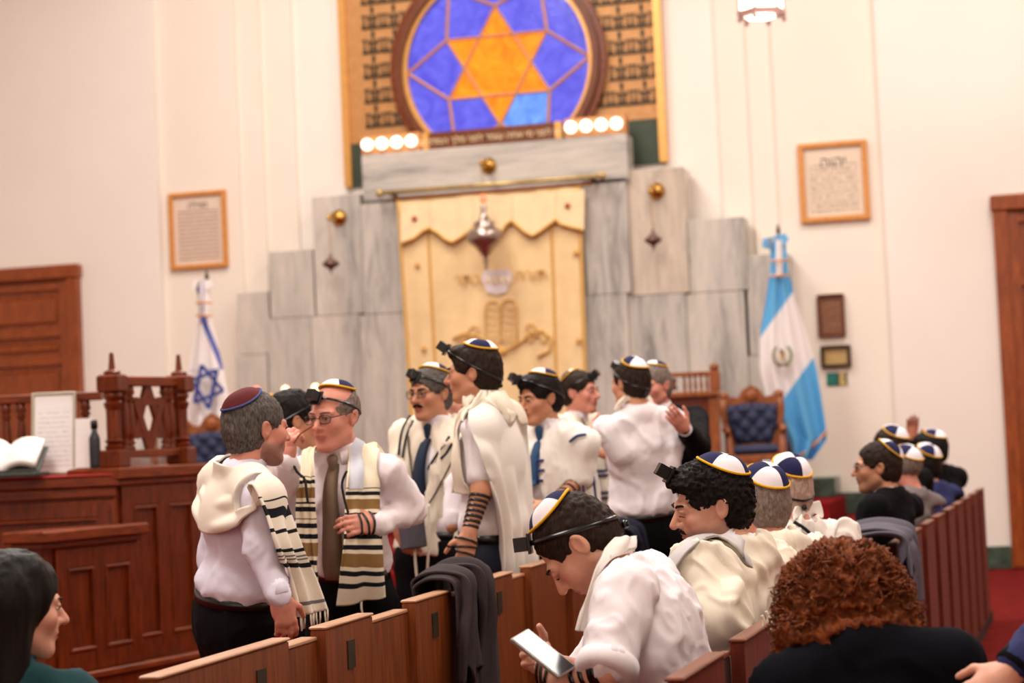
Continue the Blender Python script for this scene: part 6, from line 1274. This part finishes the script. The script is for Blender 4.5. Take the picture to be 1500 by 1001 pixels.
o = m.build('hair_curls', 'hair_red', hb, True, world=False); o['kind'] = 'stuff'
g_ = ground(4, 4.45); stool(g_, .32, 'low wooden stool under the long haired woman')
p = Person('woman with long straight dark hair and teal top, left corner', g_, 172, sit=True, skin='skin_fair', h=.014, group=FG, seat=.40, wid=.92)
p.hs = .93; p.head_at(26, 893, 4.48, 118, 6); p.finish_spine(.03, .16); p.build_body(.005); p.eyes(brow='hair_dark', browr=.0025); p.shirt('top_teal', .02, name='top', tuck=False); p.trousers('trousers_black', belt=False, h=.02)
S = Shape(); R = p.R
S.el(p.HP(0, .022, .036), (A3(.0765, .099, .0885)+.014), R, .02).rc(p.HP(.03, .06, .0), p.HP(.05, .085, -.26), .07, .06, .04).rc(p.HP(-.035, .06, .0), p.HP(-.05, .085, -.24), .07, .06, .04).rc(p.HP(.072, .02, .02), p.HP(.085, .02, -.24), .03, .045, .03).rc(p.HP(-.07, .015, .02), p.HP(-.082, .02, -.20), .03, .04, .03)
S.el(p.HP(0, -.118, -.045), A3(.08, .09, .112), R, .008, 's')
blob('hair', S, 'hair_long', p.root, .0065, (), 1, [(.004, (60, 60, 5), 5, False)])
# person at the lower right corner
g_ = ground(1700, 4.2); stool(g_, .37, 'low wooden stool at the lower right corner')
p = Person('person in navy sleeve with black cuff, lower right corner', g_, -165, sit=True, skin='skin_fair', h=.015, group=FG)
J = p.J; p.R = rotm(); p.finish_spine(); J['elbL'] = p.px(1560, 905, 4.15); J['wriL'] = p.px(1482, 984, 4.1); p.hands['L'] = (J['wriL'], p.px(1452, 1004, 4.1)-J['wriL'], p.px(1470, 1040, 4.2)-J['wriL'], .3, 1); p.build_body(.006, .006); p.eyes(); p.shirt('suit_navy', .03, (.82, .9), tuck=False, name='sweater', da=.03); p.trousers('trousers_navy', belt=False, h=.02); p.hair('hair_dark', h=.009)
w_, e_ = J['wriL'], J['elbL']; ax = (w_-e_)/np.linalg.norm(w_-e_); MB().lathe(Vector(w_-ax*.055), [(.034, .012), (.045, .015), (.045, .05), (.034, .053)], 16, Vector(ax)).build('cuff', 'trousers_black', p.root, True, world=False)
# ================================================================== jackets hung over the seat backs
def draped(lab, x, y, mat, zt, fr, bk, wd, seed, skew=0, df=.1):
    """a jacket folded over a seat back at x: fr and bk are how far it hangs in front and behind"""
    t = thing('jacket', (x, y, 0), lab, 'jacket'); rr = random.Random(seed); N_ = 7
    def grid(w, y0, lift, bk, taper):
        C = []
        for s_, (dx, z) in enumerate(((-df, zt-fr), (-df, zt-fr*.5), (-df, zt-.0), (-df*.3, zt+.035), (.06, zt+.01), (.075, zt-bk*.3), (.075, zt-bk*.65), (.075, zt-bk))):
            k = max(0, s_-3)/4; C.append([(dx*(1+lift*(12 if dx > 0 else 5))+(.012*rr.uniform(-1, 1)+.018*math.sin(i*2.6+seed)*k if s_ != 3 else 0), y0+(i/(N_-1)-.5)*w*(1-taper*k)+skew*k, z+lift-(.07*abs(math.sin(i*1.1+seed)) if s_ == 7 else 0)) for i in range(N_)])
        return C
    o, G = sheet('jacket_body', grid(wd, 0, 0, bk, .25), mat, t, None, 0, 80, 60, (2.7, .006, .024), .010, 2, seed)
    sheet('sleeve', grid(wd*.34, wd*.18, .022, bk*.8, .2), mat, t, None, 0, 60, 24, (1.6, .012, .022), .010, 2, seed+3); sheet('lapel', grid(wd*.3, -wd*.25, .016, bk*.55, -.2), mat, t, None, 0, 50, 20, (1.2, .006, .014), .010, 2, seed+5); return t
draped('dark brown jacket draped over the brown seat backs', XW1, 6.64, 'jacket_brown', .988, .14, .5, .46, 1, -.12)
draped('navy jacket draped over the far end of brown seat backs', XW1, 9.33, 'jacket_navy', .992, .12, .25, .36, 2, .05)
draped('grey jacket draped over the reddish seat row', pew2x(8.3), 8.3, 'jacket_grey', .998, .25, .2, .42, 4, -.06, .15)
